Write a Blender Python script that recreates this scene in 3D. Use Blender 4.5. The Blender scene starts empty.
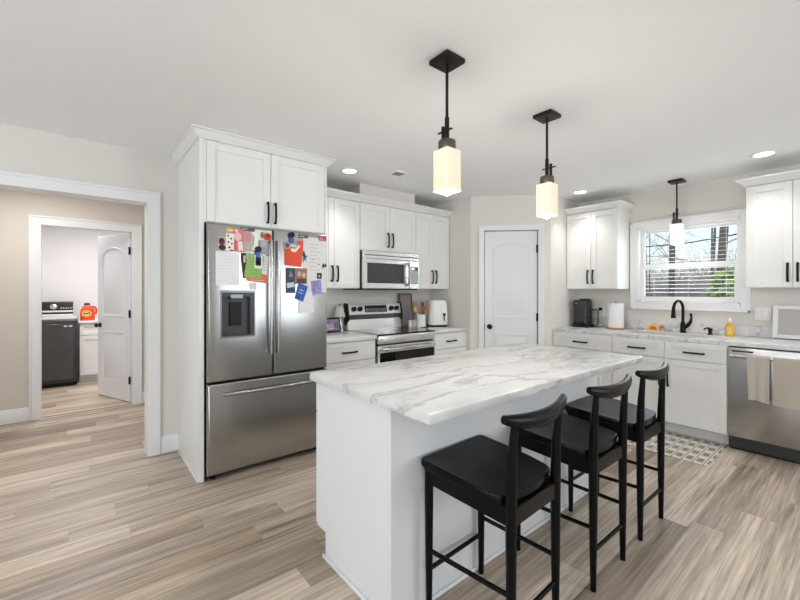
import bpy, bmesh, math, random
from mathutils import Vector, Matrix
PI = math.pi
C = bpy.context.scene.collection
S = bpy.context.scene

# ------------------------------------------------------------------ camera, world, lights, exposure
EYE = 1.3298
YAW = math.radians(50.62)                      # viewing direction measured from +X
cam_data = bpy.data.cameras.new('camera')
cam_data.sensor_width = 36.0
cam_data.lens = 390.54 / 800 * 36.0
cam_data.shift_y = -7.44 / 800
cam_data.clip_start = 0.05
cam = bpy.data.objects.new('camera', cam_data)
cam.location = (0, 0, EYE)
cam.rotation_euler = (PI / 2, 0, YAW - PI / 2)
C.objects.link(cam)
S.camera = cam

world = bpy.data.worlds.new('sky')
S.world = world
world.use_nodes = True
wn = world.node_tree
bg = wn.nodes['Background']
sky = wn.nodes.new('ShaderNodeTexSky')
sky.sky_type = 'NISHITA'
sky.sun_disc = False
sky.sun_elevation = math.radians(42)
sky.sun_rotation = math.radians(250)
sky.dust_density = 2.0
haze = wn.nodes.new('ShaderNodeMix'); haze.data_type = 'RGBA'
haze.inputs[0].default_value = 0.42
haze.inputs[7].default_value = (4.7, 4.85, 5.0, 1)          # thin bright cloud veil
wn.links.new(sky.outputs[0], haze.inputs[6])
wn.links.new(haze.outputs[2], bg.inputs[0])
bg.inputs[1].default_value = 0.20

def area_light(name, loc, rot, sx, sy, watts, col=(1, 1, 1)):
    d = bpy.data.lights.new(name, 'AREA')
    d.shape = 'RECTANGLE'
    d.size, d.size_y, d.energy, d.color = sx, sy, watts, col
    o = bpy.data.objects.new(name, d)
    o.location, o.rotation_euler = loc, rot
    C.objects.link(o)
    return o

DAY = (0.82, 0.91, 1.0)
UPR = math.radians(14)
UP = math.radians(70)                         # steep upward tilt of the side fill lamp, to brighten the ceiling
# first three: added fill lamps in place of daylight through unseen openings
area_light('fill_rear_left', (-1.9, -3.56, 1.25), (PI / 2 + UPR, 0, 0), 2.1, 1.9, 43, DAY)
area_light('fill_rear_right', (3.67, -3.56, 1.25), (PI / 2 + UPR, 0, 0), 2.1, 1.9, 50, DAY)
area_light('fill_side', (-4.06, 0.3, 1.25), (PI / 2 + UP, 0, -PI / 2), 2.4, 1.9, 164, DAY)
area_light('daylight_kitchen_window', (5.35, 1.28, 1.65), (PI / 2, 0, PI / 2), 0.9, 0.85, 9, DAY)
# ceiling fixtures of the hall and laundry
area_light('hall_ceiling_light', (-0.4, 4.75, 2.44), (0, 0, 0), 0.4, 0.4, 13.5, (1.0, 0.985, 0.97))
area_light('laundry_ceiling_light', (0.1, 6.75, 2.44), (0, 0, 0), 0.5, 0.5, 29, (1.0, 0.968, 0.978))

S.view_settings.view_transform = 'Standard'
S.view_settings.look = 'None'
S.view_settings.gamma = 1.0
S.view_settings.exposure = 0.21
S.view_settings.use_curve_mapping = False

# ------------------------------------------------------------------ materials
def lin(c):
    c = c / 255.0
    return c / 12.92 if c <= 0.04045 else ((c + 0.055) / 1.055) ** 2.4
def rgb(r, g, b):
    return (lin(r), lin(g), lin(b), 1.0)

MATS = {}
def mat(name, col, rough=0.5, metal=0.0, emit=None, estr=0.0, bump=0.0, bscale=60.0, var=0.0, vscale=8.0, trans=0.0, ior=1.45, coat=0.0, aniso=None, spec=None):
    """principled material with a little procedural tone variation and bump"""
    if name in MATS: return MATS[name]
    m = bpy.data.materials.new(name)
    m.use_nodes = True
    nt = m.node_tree
    b = nt.nodes['Principled BSDF']
    b.inputs['Roughness'].default_value = rough
    b.inputs['Metallic'].default_value = metal
    b.inputs['Base Color'].default_value = col
    b.inputs['IOR'].default_value = ior
    b.inputs['Transmission Weight'].default_value = trans
    b.inputs['Coat Weight'].default_value = coat
    if spec is not None: b.inputs['Specular IOR Level'].default_value = spec
    tc = nt.nodes.new('ShaderNodeTexCoord')
    n = nt.nodes.new('ShaderNodeTexNoise')
    n.inputs['Scale'].default_value = vscale
    n.inputs['Detail'].default_value = 3
    nt.links.new(tc.outputs['Object'], n.inputs['Vector'])
    mix = nt.nodes.new('ShaderNodeMix'); mix.data_type = 'RGBA'
    v = max(var, 0.015)
    mix.inputs[6].default_value = tuple(c * (1 - v) for c in col[:3]) + (1,)
    mix.inputs[7].default_value = tuple(min(1, c * (1 + v)) for c in col[:3]) + (1,)
    nt.links.new(n.outputs['Fac'], mix.inputs[0])
    nt.links.new(mix.outputs[2], b.inputs['Base Color'])
    if emit:
        b.inputs['Emission Color'].default_value = emit
        b.inputs['Emission Strength'].default_value = estr
    if bump:
        n2 = nt.nodes.new('ShaderNodeTexNoise'); n2.inputs['Scale'].default_value = bscale
        nt.links.new(tc.outputs['Object'], n2.inputs['Vector'])
        bp = nt.nodes.new('ShaderNodeBump'); bp.inputs['Strength'].default_value = bump; bp.inputs['Distance'].default_value = 0.01
        nt.links.new(n2.outputs['Fac'], bp.inputs['Height'])
        nt.links.new(bp.outputs['Normal'], b.inputs['Normal'])
    MATS[name] = m
    return m

def brushed_steel(name, col, rough=0.3, axis='z', metal=1.0):
    m = bpy.data.materials.new(name); m.use_nodes = True
    nt = m.node_tree; b = nt.nodes['Principled BSDF']
    b.inputs['Metallic'].default_value = metal
    tc = nt.nodes.new('ShaderNodeTexCoord'); mp = nt.nodes.new('ShaderNodeMapping')
    mp.inputs['Scale'].default_value = (260, 260, 1.2) if axis == 'z' else (1.2, 240, 240)
    n = nt.nodes.new('ShaderNodeTexNoise'); n.inputs['Scale'].default_value = 4; n.inputs['Detail'].default_value = 4
    nt.links.new(tc.outputs['Object'], mp.inputs[0]); nt.links.new(mp.outputs[0], n.inputs['Vector'])
    r = nt.nodes.new('ShaderNodeMapRange'); r.inputs[3].default_value = rough - 0.03; r.inputs[4].default_value = rough + 0.04
    nt.links.new(n.outputs['Fac'], r.inputs[0]); nt.links.new(r.outputs[0], b.inputs['Roughness'])
    mix = nt.nodes.new('ShaderNodeMix'); mix.data_type = 'RGBA'
    mix.inputs[6].default_value = tuple(c * 0.97 for c in col[:3]) + (1,); mix.inputs[7].default_value = tuple(min(1, c * 1.03) for c in col[:3]) + (1,)
    nt.links.new(n.outputs['Fac'], mix.inputs[0]); nt.links.new(mix.outputs[2], b.inputs['Base Color'])
    # slow waviness of the sheet
    n2 = nt.nodes.new('ShaderNodeTexNoise'); n2.inputs['Scale'].default_value = 5.0; n2.inputs['Detail'].default_value = 0
    mp2 = nt.nodes.new('ShaderNodeMapping'); mp2.inputs['Scale'].default_value = (1, 1, 0.25)
    nt.links.new(tc.outputs['Object'], mp2.inputs[0]); nt.links.new(mp2.outputs[0], n2.inputs['Vector'])
    bp = nt.nodes.new('ShaderNodeBump'); bp.inputs['Strength'].default_value = 0.18; bp.inputs['Distance'].default_value = 0.02
    nt.links.new(n2.outputs['Fac'], bp.inputs['Height']); nt.links.new(bp.outputs['Normal'], b.inputs['Normal'])
    MATS[name] = m
    return m

def math_node(nt, op, a, b=None, c=None):
    n = nt.nodes.new('ShaderNodeMath'); n.operation = op
    for i, v in enumerate((a, b, c)):
        if v is None: continue
        if isinstance(v, (int, float)): n.inputs[i].default_value = v
        else: nt.links.new(v, n.inputs[i])
    return n.outputs[0]

def ramp(nt, fac, stops, interp='LINEAR'):
    r = nt.nodes.new('ShaderNodeValToRGB'); r.color_ramp.interpolation = interp
    el = r.color_ramp.elements
    el[0].position, el[0].color = stops[0]
    el[1].position, el[1].color = stops[-1]
    for p, c in stops[1:-1]:
        e = el.new(p); e.color = c
    nt.links.new(fac, r.inputs[0])
    return r.outputs[0]

def plank_floor():
    """vinyl planks running along X: 0.158 m wide, 1.22 m long, each with its own tone and grain"""
    m = bpy.data.materials.new('plank_floor'); m.use_nodes = True
    nt = m.node_tree; b = nt.nodes['Principled BSDF']; L = nt.links.new
    g = nt.nodes.new('ShaderNodeNewGeometry'); sep = nt.nodes.new('ShaderNodeSeparateXYZ'); L(g.outputs['Position'], sep.inputs[0])
    W, LEN = 0.158, 1.22
    ry = math_node(nt, 'DIVIDE', math_node(nt, 'ADD', sep.outputs[1], 10.07), W)
    row = math_node(nt, 'FLOOR', ry)
    wn1 = nt.nodes.new('ShaderNodeTexWhiteNoise'); wn1.noise_dimensions = '1D'; L(row, wn1.inputs['W'])
    cx = math_node(nt, 'ADD', math_node(nt, 'DIVIDE', math_node(nt, 'ADD', sep.outputs[0], 20.0), LEN), wn1.outputs['Value'])
    col = math_node(nt, 'FLOOR', cx)
    cmb = nt.nodes.new('ShaderNodeCombineXYZ'); L(row, cmb.inputs[0]); L(col, cmb.inputs[1])
    wn2 = nt.nodes.new('ShaderNodeTexWhiteNoise'); wn2.noise_dimensions = '2D'; L(cmb.outputs[0], wn2.inputs['Vector'])
    idv = wn2.outputs['Value']
    base = ramp(nt, idv, [(0.0, rgb(134, 118, 103)), (0.15, rgb(156, 140, 124)), (0.30, rgb(186, 170, 153)), (0.48, rgb(170, 155, 140)), (0.68, rgb(200, 184, 166)), (0.85, rgb(180, 164, 146)), (1.0, rgb(160, 142, 122))])
    # grain streaks, shifted per plank
    gv = nt.nodes.new('ShaderNodeCombineXYZ')
    L(math_node(nt, 'MULTIPLY', sep.outputs[0], 1.6), gv.inputs[0]); L(math_node(nt, 'MULTIPLY', sep.outputs[1], 55.0), gv.inputs[1]); L(math_node(nt, 'MULTIPLY', idv, 37.0), gv.inputs[2])
    ng = nt.nodes.new('ShaderNodeTexNoise'); ng.inputs['Scale'].default_value = 1.0; ng.inputs['Detail'].default_value = 7; ng.inputs['Roughness'].default_value = 0.62; ng.inputs['Distortion'].default_value = 0.6
    L(gv.outputs[0], ng.inputs['Vector'])
    gv2 = nt.nodes.new('ShaderNodeCombineXYZ')
    L(math_node(nt, 'MULTIPLY', sep.outputs[0], 1.1), gv2.inputs[0]); L(math_node(nt, 'MULTIPLY', sep.outputs[1], 15.0), gv2.inputs[1]); L(math_node(nt, 'MULTIPLY', idv, 91.0), gv2.inputs[2])
    ng2 = nt.nodes.new('ShaderNodeTexNoise'); ng2.inputs['Scale'].default_value = 1.0; ng2.inputs['Detail'].default_value = 3; L(gv2.outputs[0], ng2.inputs['Vector'])
    k = math_node(nt, 'ADD', math_node(nt, 'MULTIPLY', math_node(nt, 'SUBTRACT', ng.outputs['Fac'], 0.5), 1.8), math_node(nt, 'MULTIPLY', math_node(nt, 'SUBTRACT', ng2.outputs['Fac'], 0.5), 1.9))
    gv3 = nt.nodes.new('ShaderNodeCombineXYZ')
    L(math_node(nt, 'MULTIPLY', sep.outputs[0], 4.0), gv3.inputs[0]); L(math_node(nt, 'MULTIPLY', sep.outputs[1], 190.0), gv3.inputs[1]); L(math_node(nt, 'MULTIPLY', idv, 17.0), gv3.inputs[2])
    ng3 = nt.nodes.new('ShaderNodeTexNoise'); ng3.inputs['Scale'].default_value = 1.0; ng3.inputs['Detail'].default_value = 4; L(gv3.outputs[0], ng3.inputs['Vector'])
    k = math_node(nt, 'ADD', k, math_node(nt, 'MULTIPLY', math_node(nt, 'SUBTRACT', ng3.outputs['Fac'], 0.5), 1.0))
    dk = nt.nodes.new('ShaderNodeMapRange'); dk.inputs[1].default_value = 0.56; dk.inputs[2].default_value = 0.74; dk.inputs[3].default_value = 0.0; dk.inputs[4].default_value = -0.55
    L(ng2.outputs['Fac'], dk.inputs[0])
    val = math_node(nt, 'ADD', math_node(nt, 'ADD', k, dk.outputs[0]), 1.06)
    fy = math_node(nt, 'FRACT', ry); fx = math_node(nt, 'FRACT', cx)
    ey = math_node(nt, 'MINIMUM', fy, math_node(nt, 'SUBTRACT', 1.0, fy))
    ex = math_node(nt, 'MULTIPLY', math_node(nt, 'MINIMUM', fx, math_node(nt, 'SUBTRACT', 1.0, fx)), LEN / W)
    e = math_node(nt, 'MINIMUM', ey, ex)
    seam = nt.nodes.new('ShaderNodeMapRange'); seam.inputs[1].default_value = 0.004; seam.inputs[2].default_value = 0.016; seam.inputs[3].default_value = 0.86; seam.inputs[4].default_value = 1.0
    L(e, seam.inputs[0])
    tot = math_node(nt, 'MULTIPLY', val, seam.outputs[0])
    mul = nt.nodes.new('ShaderNodeMix'); mul.data_type = 'RGBA'; mul.blend_type = 'MULTIPLY'; mul.inputs[0].default_value = 1.0
    cc = nt.nodes.new('ShaderNodeCombineColor'); L(tot, cc.inputs[0]); L(tot, cc.inputs[1]); L(tot, cc.inputs[2])
    L(base, mul.inputs[6]); L(cc.outputs[0], mul.inputs[7])
    L(mul.outputs[2], b.inputs['Base Color'])
    rr = nt.nodes.new('ShaderNodeMapRange'); rr.inputs[3].default_value = 0.36; rr.inputs[4].default_value = 0.52; L(ng.outputs['Fac'], rr.inputs[0]); L(rr.outputs[0], b.inputs['Roughness'])
    bp = nt.nodes.new('ShaderNodeBump'); bp.inputs['Strength'].default_value = 0.12; bp.inputs['Distance'].default_value = 0.004
    L(tot, bp.inputs['Height']); L(bp.outputs['Normal'], b.inputs['Normal'])
    MATS['plank_floor'] = m
    return m

def marble():
    m = bpy.data.materials.new('marble_laminate'); m.use_nodes = True
    nt = m.node_tree; b = nt.nodes['Principled BSDF']; L = nt.links.new
    g = nt.nodes.new('ShaderNodeNewGeometry')
    mp = nt.nodes.new('ShaderNodeMapping'); mp.inputs['Rotation'].default_value = (0.3, 0.2, math.radians(12)); mp.inputs['Scale'].default_value = (0.85, 2.3, 2.3)
    L(g.outputs['Position'], mp.inputs[0])
    warp = nt.nodes.new('ShaderNodeTexNoise'); warp.inputs['Scale'].default_value = 1.6; warp.inputs['Detail'].default_value = 4; L(mp.outputs[0], warp.inputs['Vector'])
    vm = nt.nodes.new('ShaderNodeVectorMath'); vm.operation = 'MULTIPLY_ADD'; vm.inputs[1].default_value = (0.9, 0.9, 0.9)
    L(warp.outputs['Color'], vm.inputs[0]); L(mp.outputs[0], vm.inputs[2])
    def vein(scale, width, detail):
        n = nt.nodes.new('ShaderNodeTexNoise'); n.inputs['Scale'].default_value = scale; n.inputs['Detail'].default_value = detail; n.inputs['Roughness'].default_value = 0.55
        L(vm.outputs[0], n.inputs['Vector'])
        d = math_node(nt, 'ABSOLUTE', math_node(nt, 'SUBTRACT', n.outputs['Fac'], 0.5))
        r = nt.nodes.new('ShaderNodeMapRange'); r.inputs[1].default_value = 0.0; r.inputs[2].default_value = width; r.inputs[3].default_value = 1.0; r.inputs[4].default_value = 0.0
        L(d, r.inputs[0]); return r.outputs[0]
    v1 = vein(1.25, 0.034, 7); v2 = vein(2.6, 0.014, 8)
    msk = nt.nodes.new('ShaderNodeTexNoise'); msk.inputs['Scale'].default_value = 1.7; msk.inputs['Detail'].default_value = 2; L(mp.outputs[0], msk.inputs['Vector'])
    mk = nt.nodes.new('ShaderNodeMapRange'); mk.inputs[1].default_value = 0.4; mk.inputs[2].default_value = 0.62; L(msk.outputs['Fac'], mk.inputs[0])
    f = math_node(nt, 'ADD', math_node(nt, 'MULTIPLY', math_node(nt, 'POWER', v1, 1.4), 0.58), math_node(nt, 'MULTIPLY', math_node(nt, 'MULTIPLY', v2, mk.outputs[0]), 0.38))
    cl = nt.nodes.new('ShaderNodeTexNoise'); cl.inputs['Scale'].default_value = 2.2; cl.inputs['Detail'].default_value = 3; L(vm.outputs[0], cl.inputs['Vector'])
    base = ramp(nt, cl.outputs['Fac'], [(0.3, rgb(212, 211, 211)), (0.7, rgb(231, 231, 231))])
    mix = nt.nodes.new('ShaderNodeMix'); mix.data_type = 'RGBA'
    L(f, mix.inputs[0]); L(base, mix.inputs[6]); mix.inputs[7].default_value = rgb(150, 147, 146)
    L(mix.outputs[2], b.inputs['Base Color'])
    b.inputs['Roughness'].default_value = 0.27
    MATS['marble_laminate'] = m
    return m

def checker_mat():
    m = bpy.data.materials.new('woven_mat'); m.use_nodes = True
    nt = m.node_tree; b = nt.nodes['Principled BSDF']; L = nt.links.new
    g = nt.nodes.new('ShaderNodeNewGeometry'); sep = nt.nodes.new('ShaderNodeSeparateXYZ'); L(g.outputs['Position'], sep.inputs[0])
    u = math_node(nt, 'DIVIDE', math_node(nt, 'SUBTRACT', sep.outputs[0], 3.70), 0.165)
    v = math_node(nt, 'DIVIDE', math_node(nt, 'SUBTRACT', sep.outputs[1], 0.845), 0.070)
    fu = math_node(nt, 'FRACT', u); fv = math_node(nt, 'FRACT', v)
    du = math_node(nt, 'LESS_THAN', math_node(nt, 'ABSOLUTE', math_node(nt, 'SUBTRACT', fu, 0.5)), 0.27)
    dv = math_node(nt, 'LESS_THAN', math_node(nt, 'ABSOLUTE', math_node(nt, 'SUBTRACT', fv, 0.45)), 0.31)
    sq = math_node(nt, 'MULTIPLY', du, dv)
    ln = math_node(nt, 'GREATER_THAN', fv, 0.90)
    dark = math_node(nt, 'MAXIMUM', sq, ln)
    n = nt.nodes.new('ShaderNodeTexNoise'); n.inputs['Scale'].default_value = 55; n.inputs['Detail'].default_value = 3; L(g.outputs['Position'], n.inputs['Vector'])
    w = math_node(nt, 'MULTIPLY', dark, math_node(nt, 'ADD', math_node(nt, 'MULTIPLY', n.outputs['Fac'], 0.9), 0.45))
    mix = nt.nodes.new('ShaderNodeMix'); mix.data_type = 'RGBA'; L(w, mix.inputs[0])
    mix.inputs[6].default_value = rgb(214, 208, 198); mix.inputs[7].default_value = rgb(134, 124, 116)
    L(mix.outputs[2], b.inputs['Base Color']); b.inputs['Roughness'].default_value = 0.95
    bp = nt.nodes.new('ShaderNodeBump'); bp.inputs['Strength'].default_value = 0.4; bp.inputs['Distance'].default_value = 0.003
    L(n.outputs['Fac'], bp.inputs['Height']); L(bp.outputs['Normal'], b.inputs['Normal'])
    MATS['woven_mat'] = m
    return m

def thin_glass(name, tint, gloss=0.08):
    m = bpy.data.materials.new(name); m.use_nodes = True
    nt = m.node_tree; nt.nodes.remove(nt.nodes['Principled BSDF'])
    out = nt.nodes['Material Output']
    t = nt.nodes.new('ShaderNodeBsdfTransparent'); t.inputs[0].default_value = tint
    g = nt.nodes.new('ShaderNodeBsdfGlossy'); g.inputs['Roughness'].default_value = 0.02
    f = nt.nodes.new('ShaderNodeLayerWeight'); f.inputs[0].default_value = gloss
    mx = nt.nodes.new('ShaderNodeMixShader')
    nt.links.new(f.outputs['Fresnel'], mx.inputs[0]); nt.links.new(t.outputs[0], mx.inputs[1]); nt.links.new(g.outputs[0], mx.inputs[2])
    nt.links.new(mx.outputs[0], out.inputs[0])
    MATS[name] = m
    return m

WALL = mat('wall_paint', rgb(223, 218.5, 212), 0.75, bump=0.04, bscale=220)
HALLP = mat('hall_paint', rgb(219, 211, 200), 0.75, bump=0.04, bscale=220)
LAUNP = mat('laundry_paint', rgb(228, 227, 226), 0.75)
CEIL = mat('ceiling_paint', rgb(246, 246, 246), 0.85, bump=0.05, bscale=160)
TRIM = mat('trim_paint', rgb(236, 236, 236), 0.38)
CAB = mat('cabinet_paint', rgb(235, 234, 232), 0.36)
ISL = mat('island_paint', rgb(229, 230, 231), 0.36)
DOORP = mat('door_paint', rgb(230, 230, 232), 0.36)
BLACK = mat('matte_black_metal', rgb(11, 11, 11), 0.5, spec=0.3)
BRONZE = mat('dark_bronze', rgb(46, 41, 37), 0.4, 0.7)
BWOOD = mat('black_stained_wood', rgb(9, 9, 10), 0.26, var=0.2, vscale=20, bump=0.02, bscale=90, spec=0.22)
STEEL = brushed_steel('brushed_steel', rgb(178, 178, 177), 0.25)
STEELX = brushed_steel('brushed_steel_wide', rgb(222, 222, 221), 0.25, 'x')
STEELD = brushed_steel('dark_steel', rgb(120, 120, 120), 0.3)
CHROME = mat('polished_steel', rgb(205, 205, 205), 0.14, 1.0)
DGREY = mat('charcoal_plastic', rgb(48, 48, 49), 0.45)
BPLAS = mat('black_plastic', rgb(13, 13, 14), 0.45, spec=0.35)
BGLASS = mat('black_glass', rgb(10, 10, 11), 0.05)
MWGLASS = mat('microwave_glass', rgb(70, 70, 72), 0.06, 0.3)
WPLAS = mat('white_plastic', rgb(238, 237, 234), 0.35)
WCER = mat('white_ceramic', rgb(240, 238, 234), 0.25)
PAPER = mat('white_paper', rgb(236, 235, 234), 0.85)
WOOD = mat('light_wood', rgb(176, 126, 74), 0.55, var=0.2, vscale=14)
WOODB = mat('brown_wood', rgb(120, 78, 44), 0.55, var=0.2, vscale=14)
GOLD = mat('antique_gold', rgb(134, 112, 66), 0.4, 0.6)
LINEN = mat('linen', rgb(196, 188, 175), 0.95, var=0.06, vscale=60, bump=0.5, bscale=260)
LINENB = mat('linen_taupe', rgb(190, 181, 167), 0.95, var=0.06, vscale=60, bump=0.5, bscale=260)
BROWN = mat('brown_cloth', rgb(92, 78, 62), 0.95, bump=0.4, bscale=260)
FLOORM = plank_floor()
MARBLE = marble()
MATM = checker_mat()
GLASS = thin_glass('window_glass', (0.97, 0.98, 0.98, 1))
JARG = thin_glass('clear_plastic', (0.95, 0.96, 0.97, 1), 0.08)
LAMPW = mat('lit_lens', rgb(255, 252, 244), 0.5, emit=(1, 0.97, 0.92, 1), estr=6.0)
SHADE = mat('lit_opal_glass', rgb(238, 224, 196), 0.3, emit=(1.0, 0.90, 0.74, 1), estr=0.30)
SHADEW = mat('lit_opal_glass_white', rgb(246, 246, 244), 0.3, emit=(1.0, 0.97, 0.93, 1), estr=0.5)
BULB = mat('lit_bulb', rgb(255, 250, 240), 0.3, emit=(1.0, 0.95, 0.86, 1), estr=3.0)

# ------------------------------------------------------------------ mesh helpers
class MB:
    """collects shapes; build() links them as ONE mesh object"""
    def __init__(self): self.bm = bmesh.new()
    def _mat(self, faces, m):
        for f in faces: f.material_index = m
    def box(self, x0, x1, y0, y1, z0, z1, m=0, bev=0.0, seg=1):
        bm = self.bm
        x0, x1 = min(x0, x1), max(x0, x1); y0, y1 = min(y0, y1), max(y0, y1); z0, z1 = min(z0, z1), max(z0, z1)
        v = [bm.verts.new((x, y, z)) for z in (z0, z1) for x, y in ((x0, y0), (x1, y0), (x1, y1), (x0, y1))]
        fs = [bm.faces.new([v[i] for i in q]) for q in ((3, 2, 1, 0), (4, 5, 6, 7), (0, 1, 5, 4), (1, 2, 6, 5), (2, 3, 7, 6), (3, 0, 4, 7))]
        self._mat(fs, m)
        if bev > 0:
            bev = min(bev, 0.45 * min(x1 - x0, y1 - y0, z1 - z0))
            es = list({e for f in fs for e in f.edges})
            r = bmesh.ops.bevel(bm, geom=es, offset=bev, segments=seg, affect='EDGES', profile=0.5)
            self._mat(r['faces'], m)
        return self
    def prism(self, poly, vec, m=0):
        bm = self.bm; vec = Vector(vec)
        a = [bm.verts.new(p) for p in poly]; b = [bm.verts.new(Vector(p) + vec) for p in poly]
        n = len(a)
        fs = [bm.faces.new(a[::-1]), bm.faces.new(b)] + [bm.faces.new((a[i], a[(i + 1) % n], b[(i + 1) % n], b[i])) for i in range(n)]
        self._mat(fs, m)
        return self
    def loft(self, rings, m=0, caps=True, closed=True):
        bm = self.bm
        R = [[bm.verts.new(p) for p in r] for r in rings]
        n = len(R[0]); fs = []
        for a, b in zip(R, R[1:]):
            for i in range(n if closed else n - 1):
                j = (i + 1) % n
                fs.append(bm.faces.new((a[i], a[j], b[j], b[i])))
        if caps:
            fs.append(bm.faces.new(R[0][::-1])); fs.append(bm.faces.new(R[-1]))
        self._mat(fs, m)
        return self
    def tube(self, pts, r, n=10, m=0, ry=None, up=(0, 0, 1)):
        """round (or oval: r sideways, ry along up) tube through pts"""
        pts = [Vector(p) for p in pts]
        rs = r if isinstance(r, (list, tuple)) else [r] * len(pts)
        rys = rs if ry is None else (ry if isinstance(ry, (list, tuple)) else [ry] * len(pts))
        rings = []; side0 = None
        for i, p in enumerate(pts):
            t = (pts[min(i + 1, len(pts) - 1)] - pts[max(i - 1, 0)]).normalized()
            u = Vector(up)
            if abs(t.dot(u)) > 0.95: u = Vector((1, 0, 0)) if side0 is None else None
            if u is None: s = (side0 - t * side0.dot(t)).normalized()
            else: s = t.cross(u).normalized()
            if side0 is not None and s.dot(side0) < 0: s = -s
            side0 = s; w = s.cross(t).normalized()
            rings.append([p + s * (rs[i] * math.cos(2 * PI * k / n)) + w * (rys[i] * math.sin(2 * PI * k / n)) for k in range(n)])
        return self.loft(rings, m)
    def lathe(self, prof, c=(0, 0, 0), n=24, m=0):
        c = Vector(c)
        rings = [[c + Vector((max(r, 1e-4) * math.cos(2 * PI * k / n), max(r, 1e-4) * math.sin(2 * PI * k / n), z)) for k in range(n)] for r, z in prof]
        return self.loft(rings, m)
    def quad(self, pts, m=0):
        f = self.bm.faces.new([self.bm.verts.new(p) for p in pts]); f.material_index = m
        return self
    def xform(self, M):
        bmesh.ops.transform(self.bm, matrix=M, verts=self.bm.verts); return self
    def build(self, name, mats, parent=None, world=False, ang=40):
        bm = self.bm
        bmesh.ops.recalc_face_normals(bm, faces=bm.faces)
        for f in bm.faces: f.smooth = True
        lim = math.radians(ang)
        for e in bm.edges:
            e.smooth = len(e.link_faces) == 2 and e.calc_face_angle(0.0) < lim
        off = Vector((0, 0, 0))
        if parent is None:
            xs = [v.co for v in bm.verts]
            lo = Vector((min(v.x for v in xs), min(v.y for v in xs), min(v.z for v in xs))); hi = Vector((max(v.x for v in xs), max(v.y for v in xs), max(v.z for v in xs)))
            off = Vector(((lo.x + hi.x) / 2, (lo.y + hi.y) / 2, lo.z))
        elif world:
            p = parent
            while p: off += p.location; p = p.parent
        if off.length > 0: bmesh.ops.translate(bm, verts=bm.verts, vec=-off)
        me = bpy.data.meshes.new(name); bm.to_mesh(me); bm.free()
        for mm in (mats if isinstance(mats, (list, tuple)) else [mats]): me.materials.append(mm)
        o = bpy.data.objects.new(name, me); C.objects.link(o)
        if parent is None: o.location = off
        else: o.parent = parent
        return o

def tag(o, label, cat, group=None, kind=None):
    o['label'] = label; o['category'] = cat
    if group: o['group'] = group
    if kind: o['kind'] = kind
    return o
def thing(name, label, cat, loc=(0, 0, 0), rotz=0.0, group=None):
    o = bpy.data.objects.new(name, None); C.objects.link(o)
    o.empty_display_size = 0.1
    o.location = loc; o.rotation_euler = (0, 0, rotz)
    return tag(o, label, cat, group)
def struct(name, mb, mats, parent=None, world=True):
    o = mb.build(name, mats, parent, world)
    if parent is None: o['kind'] = 'structure'
    return o
def copy_tree(o, parent=None):
    c = o.copy(); C.objects.link(c)
    if parent is not None: c.parent = parent
    for ch in [q for q in bpy.data.objects if q.parent == o]: copy_tree(ch, c)
    return c
def again(root, loc, label, rotz=None, group=None):
    c = copy_tree(root); c.location = loc; c['label'] = label
    if rotz is not None: c.rotation_euler = (0, 0, rotz)
    if group: c['group'] = group
    return c

# ------------------------------------------------------------------ room shell
YB, XS, H = 3.752, 4.951, 2.472          # range wall, sink wall, ceiling height
YH = 5.584                               # far wall of the hall
struct('floor', MB().box(-4.1, 5.09, -3.6, 8.2, -0.08, 0.0), FLOORM)
struct('ceiling', MB().box(-4.1, 5.09, -3.6, 8.2, H, H + 0.08), CEIL)
w = MB()                                  # range wall with the wide cased opening on its left
w.box(-4.0, -1.5, YB, YB + 0.13, 0, H).box(-1.5, 0.440, YB, YB + 0.13, 2.075, H).box(0.440, XS + 0.13, YB, YB + 0.13, 0, H)
struct('wall_back', w, [WALL])
w = MB()                                  # sink wall with its window opening
w.box(XS, XS + 0.13, -3.5, 0.83, 0, H).box(XS, XS + 0.13, 1.73, YB, 0, H).box(XS, XS + 0.13, 0.83, 1.73, 0, 1.215).box(XS, XS + 0.13, 0.83, 1.73, 2.06, H)
struct('wall_right', w, [WALL])
w = MB(); w.box(-4.0, -2.95, -3.62, -3.5, 0, H).box(-0.85, 2.60, -3.62, -3.5, 0, H).box(4.75, XS, -3.62, -3.5, 0, H)
w.box(-2.95, -0.85, -3.62, -3.5, 0, 0.3).box(-2.95, -0.85, -3.62, -3.5, 2.2, H).box(2.60, 4.75, -3.62, -3.5, 2.2, H).box(2.60, 4.75, -3.62, -3.5, 0, 0.3)
struct('wall_rear', w, [WALL])
w = MB(); w.box(-4.12, -4.0, -3.5, -0.9, 0, H).box(-4.12, -4.0, 1.5, 8.1, 0, H).box(-4.12, -4.0, -0.9, 1.5, 0, 0.3).box(-4.12, -4.0, -0.9, 1.5, 2.2, H)
struct('wall_left', w, [WALL])
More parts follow.
